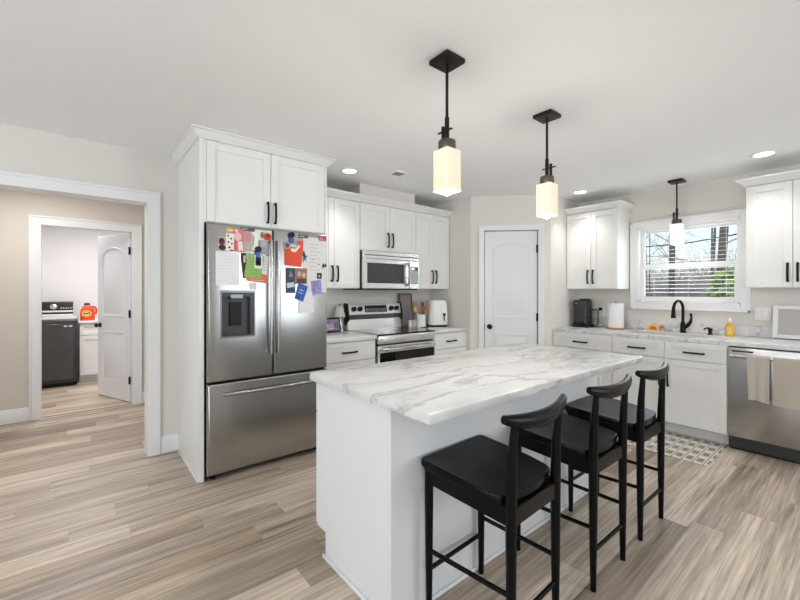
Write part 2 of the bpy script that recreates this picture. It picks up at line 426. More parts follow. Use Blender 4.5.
# corner pantry: two short returns and the angled wall with the door
PA, PB = Vector((3.60, 3.06)), Vector((4.239, 2.40))
PD = (PB - PA).normalized(); PN = Vector((PD.y, -PD.x))       # along the angled wall; into the room
if PN.dot(-PA) < 0: PN = -PN
def dp(s, out, z):                                            # point on the angled wall
    q = PA + PD * s + PN * out
    return (q.x, q.y, z)
struct('wall_pantry_left', MB().prism([(3.60, YB, 0), (3.60, 3.06, 0), (3.68, 3.10, 0), (3.68, YB, 0)], (0, 0, H)), [WALL])
struct('wall_pantry_right', MB().prism([(4.239, 2.40, 0), (XS, 2.40, 0), (XS, 2.48, 0), (4.28, 2.48, 0)], (0, 0, H)), [WALL])
LW = (PB - PA).length
w = MB()
for s0, s1, z0, z1 in ((0, 0.155, 0, H), (0.777, LW, 0, H), (0.155, 0.777, 2.062, H)):
    w.prism([dp(s0, 0, z0), dp(s1, 0, z0), dp(s1, -0.07, z0), dp(s0, -0.07, z0)], (0, 0, z1 - z0))
struct('wall_pantry_corner', w, [WALL])
# dropped box over the microwave cupboard that hides the duct
struct('wall_duct_box', MB().box(2.262, 3.028, YB - 0.335, YB, 2.31, H), [WALL])
# hall and laundry
w = MB(); w.box(-4.0, -0.33, YH, YH + 0.115, 0, H).box(0.50, 0.62, YH, YH + 0.115, 0, H).box(-0.33, 0.50, YH, YH + 0.115, 2.062, H)
struct('wall_hall_far', w, [HALLP])
struct('wall_hall_right', MB().box(0.62, 0.74, YB + 0.13, YH + 0.115, 0, H), [HALLP])
struct('wall_laundry_back', MB().box(-1.4, 1.5, 8.05, 8.15, 0, H), [LAUNP])
struct('wall_laundry_left', MB().box(-1.4, -1.3, YH + 0.115, 8.05, 0, H), [LAUNP])
struct('wall_laundry_right', MB().box(1.4, 1.5, YH + 0.115, 8.05, 0, H), [LAUNP])
struct('wall_laundry_front', MB().box(-1.3, -0.33, YH + 0.115, YH + 0.12, 0, H).box(0.50, 1.4, YH + 0.115, YH + 0.12, 0, H).box(-0.33, 0.50, YH + 0.115, YH + 0.12, 2.062, H), [LAUNP])
struct('wall_hall_back', MB().box(-4.0, -1.5, YB + 0.13, YB + 0.135, 0, H).box(-1.5, 0.440, YB + 0.13, YB + 0.135, 2.075, H).box(0.440, 0.62, YB + 0.13, YB + 0.135, 0, H), [HALLP])

# casings: each face is two stepped boards
def opening_casing(name, x0, x1, zt, yf, wdt, jamb_y1, sides=(True, True), down=-1):
    """door casing on a wall facing -Y: face boards, a raised outer band, jamb lining"""
    m = MB()
    t = 0.018
    for k, (xa, xb) in enumerate(((x0 - wdt, x0), (x1, x1 + wdt))):
        if sides[k]:
            m.box(xa, xb, yf - t, yf, 0, zt + wdt)
            oa, ob = (xa, xa + 0.022) if k == 0 else (xb - 0.022, xb)
            m.box(oa, ob, yf - t - 0.008, yf - t, 0, zt + wdt, bev=0.003)
            ja, jb = (x0 - 0.002, x0 + 0.016) if k == 0 else (x1 - 0.016, x1 + 0.002)
            m.box(ja, jb, yf - t + 0.002, jamb_y1, 0, zt - 0.016)
    m.box(x0, x1, yf - t, yf, zt, zt + wdt)
    m.box(x0 - wdt + 0.02, x1 + wdt - 0.02, yf - t - 0.008, yf - t, zt + wdt - 0.022, zt + wdt, bev=0.003)
    m.box(x0 - 0.002, x1 + 0.002, yf - t + 0.002, jamb_y1, zt - 0.016, zt - 0.0002)
    return struct(name, m, [TRIM])
opening_casing('trim_1', -1.5, 0.440, 2.075, YB, 0.076, YB + 0.15)
opening_casing('trim_2', -0.33, 0.50, 2.062, YH, 0.078, YH + 0.12)
m = MB()                                                       # pantry door casing on the angled wall
for s0, s1, z0, z1 in ((0.097, 0.155, 0, 2.12), (0.777, 0.835, 0, 2.12), (0.155, 0.777, 2.062, 2.12)):
    m.prism([dp(s0, 0.018, z0), dp(s1, 0.018, z0), dp(s1, 0, z0), dp(s0, 0, z0)], (0, 0, z1 - z0))
for s0, s1, z0, z1 in ((0.097, 0.115, 0, 2.12), (0.817, 0.835, 0, 2.12), (0.115, 0.817, 2.102, 2.12)):
    m.prism([dp(s0, 0.026, z0), dp(s1, 0.026, z0), dp(s1, 0.018, z0), dp(s0, 0.018, z0)], (0, 0, z1 - z0))
struct('trim_3', m, [TRIM])
def base_prof(m, p0, p1, nrm):                                 # baseboard 0.14 high along p0 -> p1
    p0, p1, nrm = Vector(p0), Vector(p1), Vector(nrm)
    prof = [(0, 0), (0.015, 0), (0.015, 0.105), (0.011, 0.118), (0.009, 0.132), (0.004, 0.14), (0, 0.14)]
    rings = [[(p.x + nrm.x * a, p.y + nrm.y * a, b) for a, b in prof] for p in (p0, p1)]
    m.loft(rings)
    return m
struct('baseboard_back', base_prof(MB(), (0.516, YB), (0.645, YB), (0, -1)), [TRIM])
m = MB(); base_prof(m, (-4.0, YH), (-0.408, YH), (0, -1)); base_prof(m, (0.578, YH), (0.62, YH), (0, -1))
struct('baseboard_hall', m, [TRIM])
struct('baseboard_hall_right', base_prof(MB(), (0.62, YB + 0.14), (0.62, YH - 0.016), (-1, 0)), [TRIM])
m = MB(); base_prof(m, (PA.x, PA.y), dp(0.097, 0, 0)[:2], PN); base_prof(m, dp(0.835, 0, 0)[:2], (PB.x, PB.y), PN)
struct('baseboard_pantry', m, [TRIM])
struct('baseboard_laundry', base_prof(MB(), (0.85, 8.05), (1.4, 8.05), (0, -1)), [TRIM])
# dark joint of the floor where the laundry planks meet the hall planks
struct('trim_4', MB().box(-0.314, 0.484, YH + 0.03, YH + 0.045, 0, 0.003), [mat('joint', rgb(120, 105, 90), 0.6)])

# ------------------------------------------------------------------ doors with two moulded panels
def panel_outline(x0, x1, z0, z1, rise, d, n=14):
    """closed outline of a door panel inset by d, with an arched head when rise > 0"""
    pts = [(x0 + d, z0 + d), (x1 - d, z0 + d)]
    if rise <= 0: return pts + [(x1 - d, z1 - d), (x0 + d, z1 - d)]
    hw = (x1 - x0) / 2; R = (hw * hw + rise * rise) / (2 * rise); cz = z1 + rise - R; cx = (x0 + x1) / 2
    r = R - d; xe = hw - d; a = math.asin(min(1, xe / r))
    for i in range(n + 1):
        t = a - 2 * a * i / n
        pts.append((cx + r * math.sin(t), cz + r * math.cos(t)))
    return pts
def door_slab(width, height, panels, thick=0.035):
    """local: x 0..width, front face at y=0 (facing -y), z 0..height; moulded panels on both faces"""
    m = MB()
    m.box(0, width, 0, thick, 0, height, bev=0.002)
    for sgn, y0 in ((-1, 0.0), (1, thick)):
        for x0, x1, z0, z1, rise in panels:
            steps = [(0.0, 0.0004), (0.006, 0.0075), (0.013, 0.0075), (0.024, 0.0006), (0.044, 0.0006), (0.058, 0.0055)]
            rings = []
            for d, hgt in steps:
                rings.append([(px, y0 + sgn * hgt, pz) for px, pz in panel_outline(x0, x1, z0, z1, rise, d)])
            m.loft(rings)
    return m
def knob(m, x, z, y, sgn):
    prof = [(0.030, 0), (0.030, 0.006), (0.012, 0.010), (0.011, 0.028), (0.024, 0.034), (0.029, 0.046), (0.024, 0.058), (0.001, 0.062)]
    k = MB().lathe(prof, n=20)
    k.xform(Matrix.Translation((x, y, z)) @ Matrix.Rotation(PI / 2 * (1 if sgn < 0 else -1), 4, 'X'))
    me = bpy.data.meshes.new('t'); k.bm.to_mesh(me); k.bm.free(); m.bm.from_mesh(me); bpy.data.meshes.remove(me)
def hinge(m, x, z, y):
    m.box(x - 0.012, x + 0.012, y - 0.006, y + 0.004, z - 0.045, z + 0.045, bev=0.002)
    m.tube([(x, y - 0.008, z - 0.047), (x, y - 0.008, z + 0.047)], 0.006, 8)
# pantry door (closed)
ANGP = math.atan2(PD.y, PD.x)
d1 = bpy.data.objects.new('door_1', None); C.objects.link(d1); d1['kind'] = 'structure'
tag(d1, 'closed white two-panel arched pantry door on the angled corner wall', 'door')
o = dp(0.163, -0.010, 0.012); d1.location = o; d1.rotation_euler = (0, 0, ANGP)
door_slab(0.606, 2.043, [(0.095, 0.51, 1.01, 1.835, 0.075), (0.095, 0.51, 0.19, 0.835, 0)]).build('door_panel', [DOORP], d1)
m = MB(); knob(m, 0.058, 0.915, 0, -1); m.build('door_knob', [BLACK], d1)
for zz in (1.83, 1.03, 0.22):
    m = MB(); hinge(m, 0.606, zz, -0.004); m.build('door_hinge', [BLACK], d1)
m = MB().box(-0.010, -0.001, -0.003, 0.012, 0.88, 0.95); m.build('strike_plate', [BLACK], d1)
# laundry door (swung open into the laundry)
d2 = bpy.data.objects.new('door_2', None); C.objects.link(d2); d2['kind'] = 'structure'
tag(d2, 'white two-panel laundry door standing open beside the dark washer', 'door')
DH, DF = Vector((0.470, 5.706)), Vector((0.185, 6.415))       # hinge and free edges
dv = (DH - DF).normalized(); DWD = (DH - DF).length
d2.location = (DF.x, DF.y, 0.012); d2.rotation_euler = (0, 0, math.atan2(dv.y, dv.x))
door_slab(DWD, 2.04, [(0.115, DWD - 0.115, 1.01, 1.80, 0.085), (0.115, DWD - 0.115, 0.19, 0.835, 0)]).build('door_panel', [DOORP], d2)
m = MB(); knob(m, 0.062, 0.90, 0, -1); knob(m, 0.062, 0.90, 0.035, 1); m.build('door_knob', [BLACK], d2)
for zz in (1.82, 1.06, 0.26):
    m = MB(); hinge(m, DWD + 0.004, zz, -0.004); m.build('door_hinge', [BLACK], d2)

# ------------------------------------------------------------------ window, blind and view outside
W0, W1, WZ0, WZ1 = 0.83, 1.73, 1.215, 2.06
win = bpy.data.objects.new('window_1', None); C.objects.link(win); win['kind'] = 'structure'
tag(win, 'double hung kitchen window with white casing over the sink', 'window')
win.location = (XS, 1.28, WZ0)
m = MB()                                                       # casing boards on the wall
cw = 0.075
for a in ((W0 - cw, W0, WZ0 - cw, WZ1 + cw), (W1, W1 + cw, WZ0 - cw, WZ1 + cw), (W0, W1, WZ1, WZ1 + cw), (W0, W1, WZ0 - cw, WZ0)):
    m.box(XS - 0.020, XS, a[0], a[1], a[2], a[3], bev=0.003)
for a in ((W0 - cw, W0 - cw + 0.02, WZ0 - cw, WZ1 + cw), (W1 + cw - 0.02, W1 + cw, WZ0 - cw, WZ1 + cw), (W0 - cw, W1 + cw, WZ1 + cw - 0.02, WZ1 + cw), (W0 - cw, W1 + cw, WZ0 - cw, WZ0 - cw + 0.02)):
    m.box(XS - 0.028, XS - 0.018, a[0], a[1], a[2], a[3], bev=0.003)
m.build('window_casing', [TRIM], win, True)
m = MB()                                                       # reveal lining
m.box(XS - 0.02, XS + 0.14, W0 - 0.002, W0 + 0.012, WZ0, WZ1).box(XS - 0.02, XS + 0.14, W1 - 0.012, W1 + 0.002, WZ0, WZ1)
m.box(XS - 0.02, XS + 0.14, W0, W1, WZ1 - 0.012, WZ1 + 0.002).box(XS - 0.02, XS + 0.14, W0, W1, WZ0 - 0.002, WZ0 + 0.014)
m.build('window_frame', [TRIM], win, True)
def sash(x0, x1, y0, y1, z0, z1, st, tr, br):
    m = MB()
    m.box(x0, x1, y0, y0 + st, z0, z1, bev=0.004).box(x0, x1, y1 - st, y1, z0, z1, bev=0.004)
    m.box(x0, x1, y0 + st, y1 - st, z1 - tr, z1, bev=0.004).box(x0, x1, y0 + st, y1 - st, z0, z0 + br, bev=0.004)
    return m
a = sash(XS + 0.075, XS + 0.105, W0 + 0.012, W1 - 0.012, 1.60, WZ1 - 0.012, 0.032, 0.03, 0.05).build('upper_sash', [TRIM], win, True)
MB().box(XS + 0.094, XS + 0.098, W0 + 0.04, W1 - 0.04, 1.645, WZ1 - 0.04).build('pane', [GLASS], a, True)
a = sash(XS + 0.035, XS + 0.070, W0 + 0.012, W1 - 0.012, WZ0 + 0.014, 1.648, 0.042, 0.055, 0.055).build('lower_sash', [TRIM], win, True)
MB().box(XS + 0.060, XS + 0.064, W0 + 0.05, W1 - 0.05, WZ0 + 0.065, 1.595).build('pane', [GLASS], a, True)
bl = thing('window_blind', 'white slatted blind with open slats behind the kitchen window sashes', 'blind', (XS + 0.13, 1.28, WZ0 + 0.02))
BX = XS + 0.128
MB().box(BX - 0.015, BX + 0.02, W0 + 0.02, W1 - 0.02, WZ1 - 0.055, WZ1 - 0.014, bev=0.003).build('head_rail', [TRIM], bl, True)
m = MB(); z = WZ1 - 0.085
while z > 1.30:
    m.prism([(BX - 0.016, W0 + 0.025, z - 0.001), (BX + 0.016, W0 + 0.025, z + 0.003), (BX + 0.016, W0 + 0.025, z + 0.0055), (BX - 0.016, W0 + 0.025, z + 0.0015)], (0, W1 - W0 - 0.05, 0)); z -= 0.043
m.build('slats', [TRIM], bl, True)
MB().box(BX - 0.014, BX + 0.014, W0 + 0.025, W1 - 0.025, WZ0 + 0.020, WZ0 + 0.062, bev=0.004).build('bottom_rail', [TRIM], bl, True)
m = MB()
for yy in (W0 + 0.13, 1.28, W1 - 0.13): m.box(BX - 0.018, BX - 0.017, yy - 0.002, yy + 0.002, WZ0 + 0.05, WZ1 - 0.05)
m.build('ladder_cord', [TRIM], bl, True)
MB().tube([(BX - 0.022, W1 - 0.085, WZ1 - 0.06), (BX - 0.022, W1 - 0.085, WZ0 + 0.12)], 0.004, 6).build('tilt_wand', [DGREY], bl, True)

BARK = mat('bark', rgb(112, 104, 100), 0.9, var=0.3, vscale=20)
TWIG = mat('twig', rgb(186, 176, 168), 0.9, var=0.3)
LEAF = mat('leaf', rgb(160, 182, 104), 0.7, var=0.35, vscale=5)
GRND = mat('leaf_litter', rgb(132, 122, 104), 0.95, var=0.3, vscale=2)
struct('ground', MB().box(5.1, 60, -25, 40, -0.5, -0.3), [GRND])
rnd = random.Random(4)
def branch(m, p, d, L, r, depth, spread=0.6, mi=0):
    q = p + d * L
    mid = (p + q) / 2 + Vector((rnd.uniform(-1, 1), rnd.uniform(-1, 1), rnd.uniform(-.3, .5))) * L * 0.06
    m.tube([p, mid, q], [r, r * 0.85, r * 0.65], 5, mi)
    if depth <= 0: return
    for k in range(3 if depth > 1 else 4):
        b = p + (q - p) * rnd.uniform(0.45, 1.0)
        nd = (d + Vector((rnd.uniform(-1, 1), rnd.uniform(-1, 1), rnd.uniform(-0.25, 0.7))) * spread * 1.2).normalized()
        branch(m, b, nd, L * rnd.uniform(0.5, 0.75), r * 0.5, depth - 1, spread, mi)
def bare_tree(x, y, h, r, lean, depth, label, first=0.35):
    t = thing('bare_tree', label, 'tree', (x, y, -0.3), 0, 'bare trees outside the window')
    top = Vector((lean[0], lean[1], h))
    MB().tube([(0, 0, 0), top * 0.5 + Vector((0.03, -0.02, 0)), top], [r * 1.15, r, r * 0.45], 9).build('trunk', [BARK], t)
    m = MB()
    for k in range(11):
        f = first + (1 - first) * k / 10
        a = rnd.uniform(0, 2 * PI)
        branch(m, top * f, Vector((math.cos(a), math.sin(a), rnd.uniform(0.2, 0.9))).normalized(), h * rnd.uniform(0.13, 0.24), r * 0.28, depth)
    m.build('branches', [TWIG], t)
bare_tree(12.0, 2.50, 7.5, 0.085, (0.0, -0.38, 0), 2, 'nearest thick bare tree leaning slightly outside the right half of the window', 0.3)
bare_tree(14.0, 3.98, 8.5, 0.075, (0.1, 0.0, 0), 2, 'straight bare tree seen outside behind the small sink pendant', 0.3)
for i, (x, y, h) in enumerate(((17.0, 5.7, 7.5), (20.5, 4.4, 8), (23.0, 7.6, 8), (26.0, 5.6, 9))):
    bare_tree(x, y, h, 0.045, (rnd.uniform(-.4, .4), rnd.uniform(-.4, .4), 0), 3, 'thin bare tree in the tangle of woods beyond the window', 0.12)
def shrub(x, y, r, h, label):
    m = MB()
    for k in range(420):
        a, b, rr = rnd.uniform(0, 2 * PI), rnd.uniform(-0.2, 1.0), rnd.uniform(0.55, 1.0)
        c = Vector((r * rr * math.cos(a) * math.sqrt(max(0, 1 - b * b)), r * rr * math.sin(a) * math.sqrt(max(0, 1 - b * b)), h * 0.5 + h * 0.5 * rr * b))
        u = Vector((rnd.uniform(-1, 1), rnd.uniform(-1, 1), rnd.uniform(-1, 1))).normalized(); v = u.orthogonal().normalized(); s = rnd.uniform(0.07, 0.14)
        m.quad([c + u * s, c + v * s * .6, c - u * s, c - v * s * .6])
    t = thing('green_shrub', label, 'shrub', (x, y, -0.3))
    m.build('foliage', [LEAF], t)
    s = MB()
    for k in range(5): branch(s, Vector((0, 0, 0)), Vector((rnd.uniform(-.5, .5), rnd.uniform(-.5, .5), 1)).normalized(), h * 0.6, 0.02, 1)
    s.build('stems', [TWIG], t)
shrub(11.0, 1.96, 0.50, 2.35, 'yellow green shrub outside, low in the right corner of the window')
tag(MB().tube([(13.0, 4.6, 2.68), (13.0, 3.3, 2.70), (12.4, 1.2, 2.86)], 0.016, 6).build('overhead_cable', [BPLAS]), 'dark overhead cable sagging across the window view between trees', 'cable')
# woods behind: dense twigs nobody could count
m = MB()
for k in range(850):
    p = Vector((rnd.uniform(17, 28), rnd.uniform(2.0, 9.5), -0.3))
    branch(m, p, Vector((rnd.uniform(-.5, .5), rnd.uniform(-.5, .5), 1)).normalized(), rnd.uniform(1.0, 2.6), 0.013, 1, 0.9)
u = m.build('undergrowth', [mat('brush', rgb(178, 168, 158), 0.9, var=0.4, vscale=3)]); tag(u, 'grey brown tangle of undergrowth filling the woods beyond the window', 'undergrowth', None, 'stuff')

# ------------------------------------------------------------------ cabinets
CROWN = [(0, 0), (0.022, 0), (0.026, 0.010), (0.044, 0.024), (0.066, 0.040), (0.074, 0.046), (0.080, 0.048), (0.080, 0.062), (0, 0.062)]
def crown(m, pts, z0, prof=CROWN):
    """moulding swept along a plan polyline with mitred corners; outward is on the right of the path"""
    P = [Vector(p).to_2d() for p in pts]
    rings = []
    for i, p in enumerate(P):
        d0 = (p - P[i - 1]).normalized() if i > 0 else None
        d1 = (P[i + 1] - p).normalized() if i < len(P) - 1 else None
        if d0 is None: d0 = d1
        if d1 is None: d1 = d0
        n0, n1 = Vector((d0.y, -d0.x)), Vector((d1.y, -d1.x))
        n = (n0 + n1).normalized(); n = n / max(0.3, n.dot(n0))
        rings.append([(p.x + n.x * o, p.y + n.y * o, z0 + h) for o, h in prof])
    return m.loft(rings)
def shaker(x0, x1, z0, z1, y, rail=0.058):
    """shaker door or drawer front, 20 mm thick in front of y"""
    m = MB(); b = 0.0015
    t = 0.020
    m.box(x0, x0 + rail, y - t, y, z0, z1, bev=b).box(x1 - rail, x1, y - t, y, z0, z1, bev=b)
    m.box(x0 + rail, x1 - rail, y - t, y, z1 - rail, z1, bev=b).box(x0 + rail, x1 - rail, y - t, y, z0, z0 + rail, bev=b)
    m.box(x0 + rail - 0.002, x1 - rail + 0.002, y - 0.010, y - 0.001, z0 + rail - 0.002, z1 - rail + 0.002)
    return m
def pull(parent, x, y, z, L=0.15, vert=True, name='handle'):
    m = MB(); h = L / 2
    pts = []
    for k in range(9):
        f = -1 + 2 * k / 8
        pts.append((f * h, -0.024 - 0.007 * (1 - f * f)))
    if vert: path = [(x, y - 0.002, z - h + 0.004)] + [(x, y + o, z + s) for s, o in pts] + [(x, y - 0.002, z + h - 0.004)]
    else: path = [(x - h + 0.004, y - 0.002, z)] + [(x + s, y + o, z) for s, o in pts] + [(x + h - 0.004, y - 0.002, z)]
    m.tube(path, 0.0085, 8, up=(1, 0, 0) if vert else (0, 0, 1))
    return m.build(name, [BLACK], parent)
def cabinet(name, label, cat, loc, rotz, w, d, h, fronts, toe=False, crown_path=None, group=None, open_top=False, paint=None, zc=None):
    """local frame: x 0..w left to right seen from the front, back at y=0, carcass front at y=-d"""
    t = thing(name, label, cat, loc, rotz, group)
    paint = paint or CAB
    m = MB(); zb = 0.105 if toe else 0.0
    if open_top:
        m.box(0, 0.018, -d, 0, zb, h).box(w - 0.018, w, -d, 0, zb, h).box(0.018, w - 0.018, -d, 0, zb, zb + 0.018).box(0.018, w - 0.018, -0.012, 0, zb, h)
        m.box(0.018, w - 0.018, -d, -d + 0.018, h - 0.17, h)
        m.box(0.018, w - 0.018, -d, -d + 0.018, zb, zb + 0.05)
    else:
        m.box(0, w, -d, 0, zb, h, bev=0.001)
    m.build('body', [paint], t)
    if toe: MB().box(0, w, -d + 0.075, -0.02, 0, zb).build('toe_kick', [paint], t)
    for kind, x0, x1, z0, z1, hd in fronts:
        f = shaker(x0, x1, z0, z1, -d, 0.058 if kind == 'door' else 0.045).build('door' if kind == 'door' else 'drawer', [paint], t)
        if hd: pull(f, hd[1], -d - 0.020, hd[2], 0.15, hd[0] == 'v')
    if crown_path:
        crown(MB(), crown_path, h if zc is None else zc).build('crown_molding', [paint], t)
    return t
BASE = 1.372
UH = 2.275 - BASE
dh = UH - 0.010
def two_doors(w, h0, h1, hz, mid=None):
    mid = w / 2 if mid is None else mid
    return [('door', 0.004, mid - 0.0018, h0, h1, ('v', mid - 0.030, hz)), ('door', mid + 0.0018, w - 0.004, h0, h1, ('v', mid + 0.030, hz))]
# range wall uppers
G1 = 'upper cabinets on the range wall'
xa, xb, xc, xd = 1.6425, 2.2545, 3.0326, 3.5945
wl = xb - xa
cabinet('upper_cabinet', 'white two-door upper cabinet between the refrigerator and the microwave', 'cabinet', (xa, YB - 0.002, BASE), 0, wl, 0.33, UH, two_doors(wl, 0.005, dh, 0.145), crown_path=[(0, -0.33), (wl, -0.33)], group=G1)
wl = xc - xb
mh = 2.275 - 1.772
cabinet('upper_cabinet', 'short white two-door upper cabinet directly above the microwave', 'cabinet', (xb, YB - 0.002, 1.772), 0, wl - 0.0005, 0.33, mh, two_doors(wl, 0.005, mh - 0.010, 0.130), crown_path=[(0, -0.33), (wl - 0.0005, -0.33)], group=G1)
wl = xd - xc
cabinet('upper_cabinet', 'white two-door upper cabinet between the microwave and the pantry wall', 'cabinet', (xc, YB - 0.002, BASE), 0, wl, 0.33, UH, two_doors(wl, 0.005, dh, 0.145), crown_path=[(0, -0.33), (wl, -0.33)], group=G1)
# sink wall uppers
G2 = 'upper cabinets on the sink wall'
R90 = -PI / 2
cabinet('upper_cabinet', 'white two-door upper cabinet between the pantry wall and the window', 'cabinet', (XS - 0.001, 2.396, BASE), R90, 0.582, 0.33, UH, two_doors(0.582, 0.005, dh, 0.140), crown_path=[(0.0, -0.33), (0.562, -0.33), (0.562, -0.002)], group=G2)
cabinet('upper_cabinet', 'white two-door upper cabinet right of the window above the framed picture', 'cabinet', (XS - 0.030, 0.739, BASE), R90, 0.62, 0.301, UH, two_doors(0.62, 0.005, dh, 0.128, 0.300), crown_path=[(0.020, -0.002), (0.020, -0.301), (0.62, -0.301)], group=G2)
# base cabinets
BH = 0.874
def base_fronts(w, n=1, drawers=1, zd=0.715):
    fr = []; za = zd - 0.007; zh = (zd + 0.866) / 2 - 0.005; zv = 0.53
    if drawers == 1: fr.append(('drawer', 0.004, w - 0.004, zd, 0.866, ('h', w / 2, zh)))
    else:
        fr.append(('drawer', 0.004, w / 2 - 0.002, zd, 0.866, ('h', w / 4, zh))); fr.append(('drawer', w / 2 + 0.002, w - 0.004, zd, 0.866, ('h', 3 * w / 4, zh)))
    if n == 1: fr.append(('door', 0.004, w - 0.004, 0.112, za, ('v', w - 0.034, zv)))
    else:
        fr.append(('door', 0.004, w / 2 - 0.002, 0.112, za, ('v', w / 2 - 0.034, zv))); fr.append(('door', w / 2 + 0.002, w - 0.004, 0.112, za, ('v', w / 2 + 0.034, zv)))
    return fr
G3 = 'base cabinets beside the range'
cabinet('base_cabinet', 'white base cabinet with a top drawer between the refrigerator and the range', 'cabinet', (1.6425, YB - 0.001, 0), 0, 0.606, 0.615, BH, base_fronts(0.606, 2, 1, 0.692), toe=True, group=G3)
cabinet('base_cabinet', 'white base cabinet with a top drawer between the range and the pantry wall', 'cabinet', (3.040, YB - 0.001, 0), 0, 0.557, 0.615, BH, base_fronts(0.557, 2, 1, 0.692), toe=True, group=G3)
G4 = 'base cabinets under the sink counter'
SBX = XS - 0.001
cabinet('base_cabinet', 'white base cabinet with one wide drawer below the coffee machine', 'cabinet', (SBX, 2.397, 0), R90, 0.656, 0.650, BH, base_fronts(0.656, 2), toe=True, group=G4)
sb = base_fronts(0.936, 2, 2)
cabinet('sink_base_cabinet', 'white sink base cabinet with two drawer fronts over two doors below the faucet', 'cabinet', (SBX, 1.740, 0), R90, 0.938, 0.650, BH, sb, toe=True, group=G4, open_top=True)
tag(MB().box(4.268, 4.2798, 1.845, 1.872, 0.30, 0.44, bev=0.004).box(4.262, 4.268, 1.850, 1.867, 0.40, 0.43, bev=0.002).build('child_latch', [WPLAS]), 'small white child safety latch stuck on the base cabinet door behind the island', 'latch')
cabinet('base_cabinet', 'white base cabinet past the right end of the dishwasher', 'cabinet', (SBX, 0.190, 0), R90, 0.60, 0.650, BH, base_fronts(0.60, 2), toe=True, group=G4)
# refrigerator cabinet
FX0, FY = 0.645, 2.989
FD = YB - FY
fc = thing('refrigerator_cabinet', 'tall white cabinet surround enclosing the refrigerator with two doors on top', 'cabinet', (FX0, YB - 0.001, 0))
MB().box(0, 0.031, -FD, 0, 0, 2.415, bev=0.002).build('side_panel', [CAB], fc)
MB().box(0.977, 0.9955, -FD, 0, 0, 2.415, bev=0.002).build('side_panel', [CAB], fc)
MB().box(0.031, 0.977, -FD + 0.021, 0, 1.828, 2.415).build('body', [CAB], fc)
MB().box(0.031, 0.977, -FD + 0.001, -FD + 0.021, 2.409, 2.415).box(0.0312, 0.045, -FD + 0.001, -FD + 0.02, 1.828, 2.415).build('face_frame', [CAB], fc)
for x0, x1, hx in ((0.047, 0.5055, 0.478), (0.5095, 0.974, 0.537)):
    f = shaker(x0, x1, 1.833, 2.407, -FD + 0.020).build('door', [CAB], fc)
    pull(f, hx, -FD, 1.945, 0.155)
CR2 = [(0, 0), (0.010, 0), (0.014, 0.008), (0.030, 0.022), (0.046, 0.040), (0.052, 0.048), (0.060, 0.050), (0.060, 0.0605), (0, 0.0605)]
crown(MB(), [(0, -0.002), (0, -FD), (0.9955, -FD), (0.9955, -0.002)], 2.410, CR2).build('crown_molding', [CAB], fc)
MB().box(-0.012, 0, -FD - 0.002, -0.018, 0, 0.020, bev=0.004).build('shoe_molding', [CAB], fc)

# ------------------------------------------------------------------ worktops
CT0, CT1 = 0.875, 0.914
ct = thing('countertop', 'white marble-look worktop between the refrigerator and the range', 'countertop', (1.946, YB, CT0), 0, 'marble worktops along the walls')
MB().box(1.643, 2.2505, YB - 0.66, YB - 0.001, CT0, CT1, bev=0.005, seg=2).build('slab', [MARBLE], ct, True)
MB().box(1.643, 2.2505, YB - 0.021, YB - 0.001, CT1, CT1 + 0.10, bev=0.004).build('backsplash', [MARBLE], ct, True)
ct = thing('countertop', 'white marble-look worktop between the range and the pantry wall', 'countertop', (3.32, YB, CT0), 0, 'marble worktops along the walls')
MB().box(3.038, 3.598, YB - 0.66, YB - 0.001, CT0, CT1, bev=0.005, seg=2).build('slab', [MARBLE], ct, True)
MB().box(3.038, 3.598, YB - 0.021, YB - 0.001, CT1, CT1 + 0.10, bev=0.004).build('backsplash', [MARBLE], ct, True)
ct = thing('countertop', 'long white marble-look worktop with the sink, running under the window', 'countertop', (4.62, 1.0, CT0), 0, 'marble worktops along the walls')
SX0, SX1, SY0, SY1 = 4.405, 4.735, 0.985, 1.665               # sink cutout
m = MB()
m.box(XS - 0.66, SX0, -0.41, 2.398, CT0, CT1, bev=0.004).box(SX1, XS - 0.001, -0.41, 2.398, CT0, CT1)
m.box(SX0, SX1, -0.41, SY0, CT0, CT1).box(SX0, SX1, SY1, 2.398, CT0, CT1)
m.build('slab', [MARBLE], ct, True)
MB().box(XS - 0.021, XS - 0.001, -0.41, 2.398, CT1, CT1 + 0.10, bev=0.004).build('backsplash', [MARBLE], ct, True)

# sink
sk = thing('kitchen_sink', 'drop-in steel sink with a thin rim set into the worktop below the window', 'sink', ((SX0 + SX1) / 2, (SY0 + SY1) / 2, 0.70))
m = MB()
def rect(i, z): return [(SX0 + i, SY0 + i, z), (SX1 - i, SY0 + i, z), (SX1 - i, SY1 - i, z), (SX0 + i, SY1 - i, z)]
m.loft([rect(0.012, 0.905), rect(0.014, 0.915), rect(0.016, 0.912), rect(0.03, 0.74), rect(0.05, 0.722), rect(0.06, 0.720)], caps=False)
m.quad(rect(0.06, 0.720))
m.build('basin', [mat('sink_steel', rgb(196, 196, 195), 0.4, 0.4)], sk, True)
m = MB(); m.loft([rect(-0.018, 0.9142), rect(-0.016, 0.918), rect(0.010, 0.918), rect(0.014, 0.913)], caps=False); m.build('rim', [mat('sink_steel', rgb(196, 196, 195), 0.4, 0.4)], sk, True)
MB().lathe([(0.045, 0.7215), (0.045, 0.726), (0.030, 0.727), (0.028, 0.722)], c=((SX0 + SX1) / 2, (SY0 + SY1) / 2, 0), n=20).build('drain', [CHROME], sk, True)

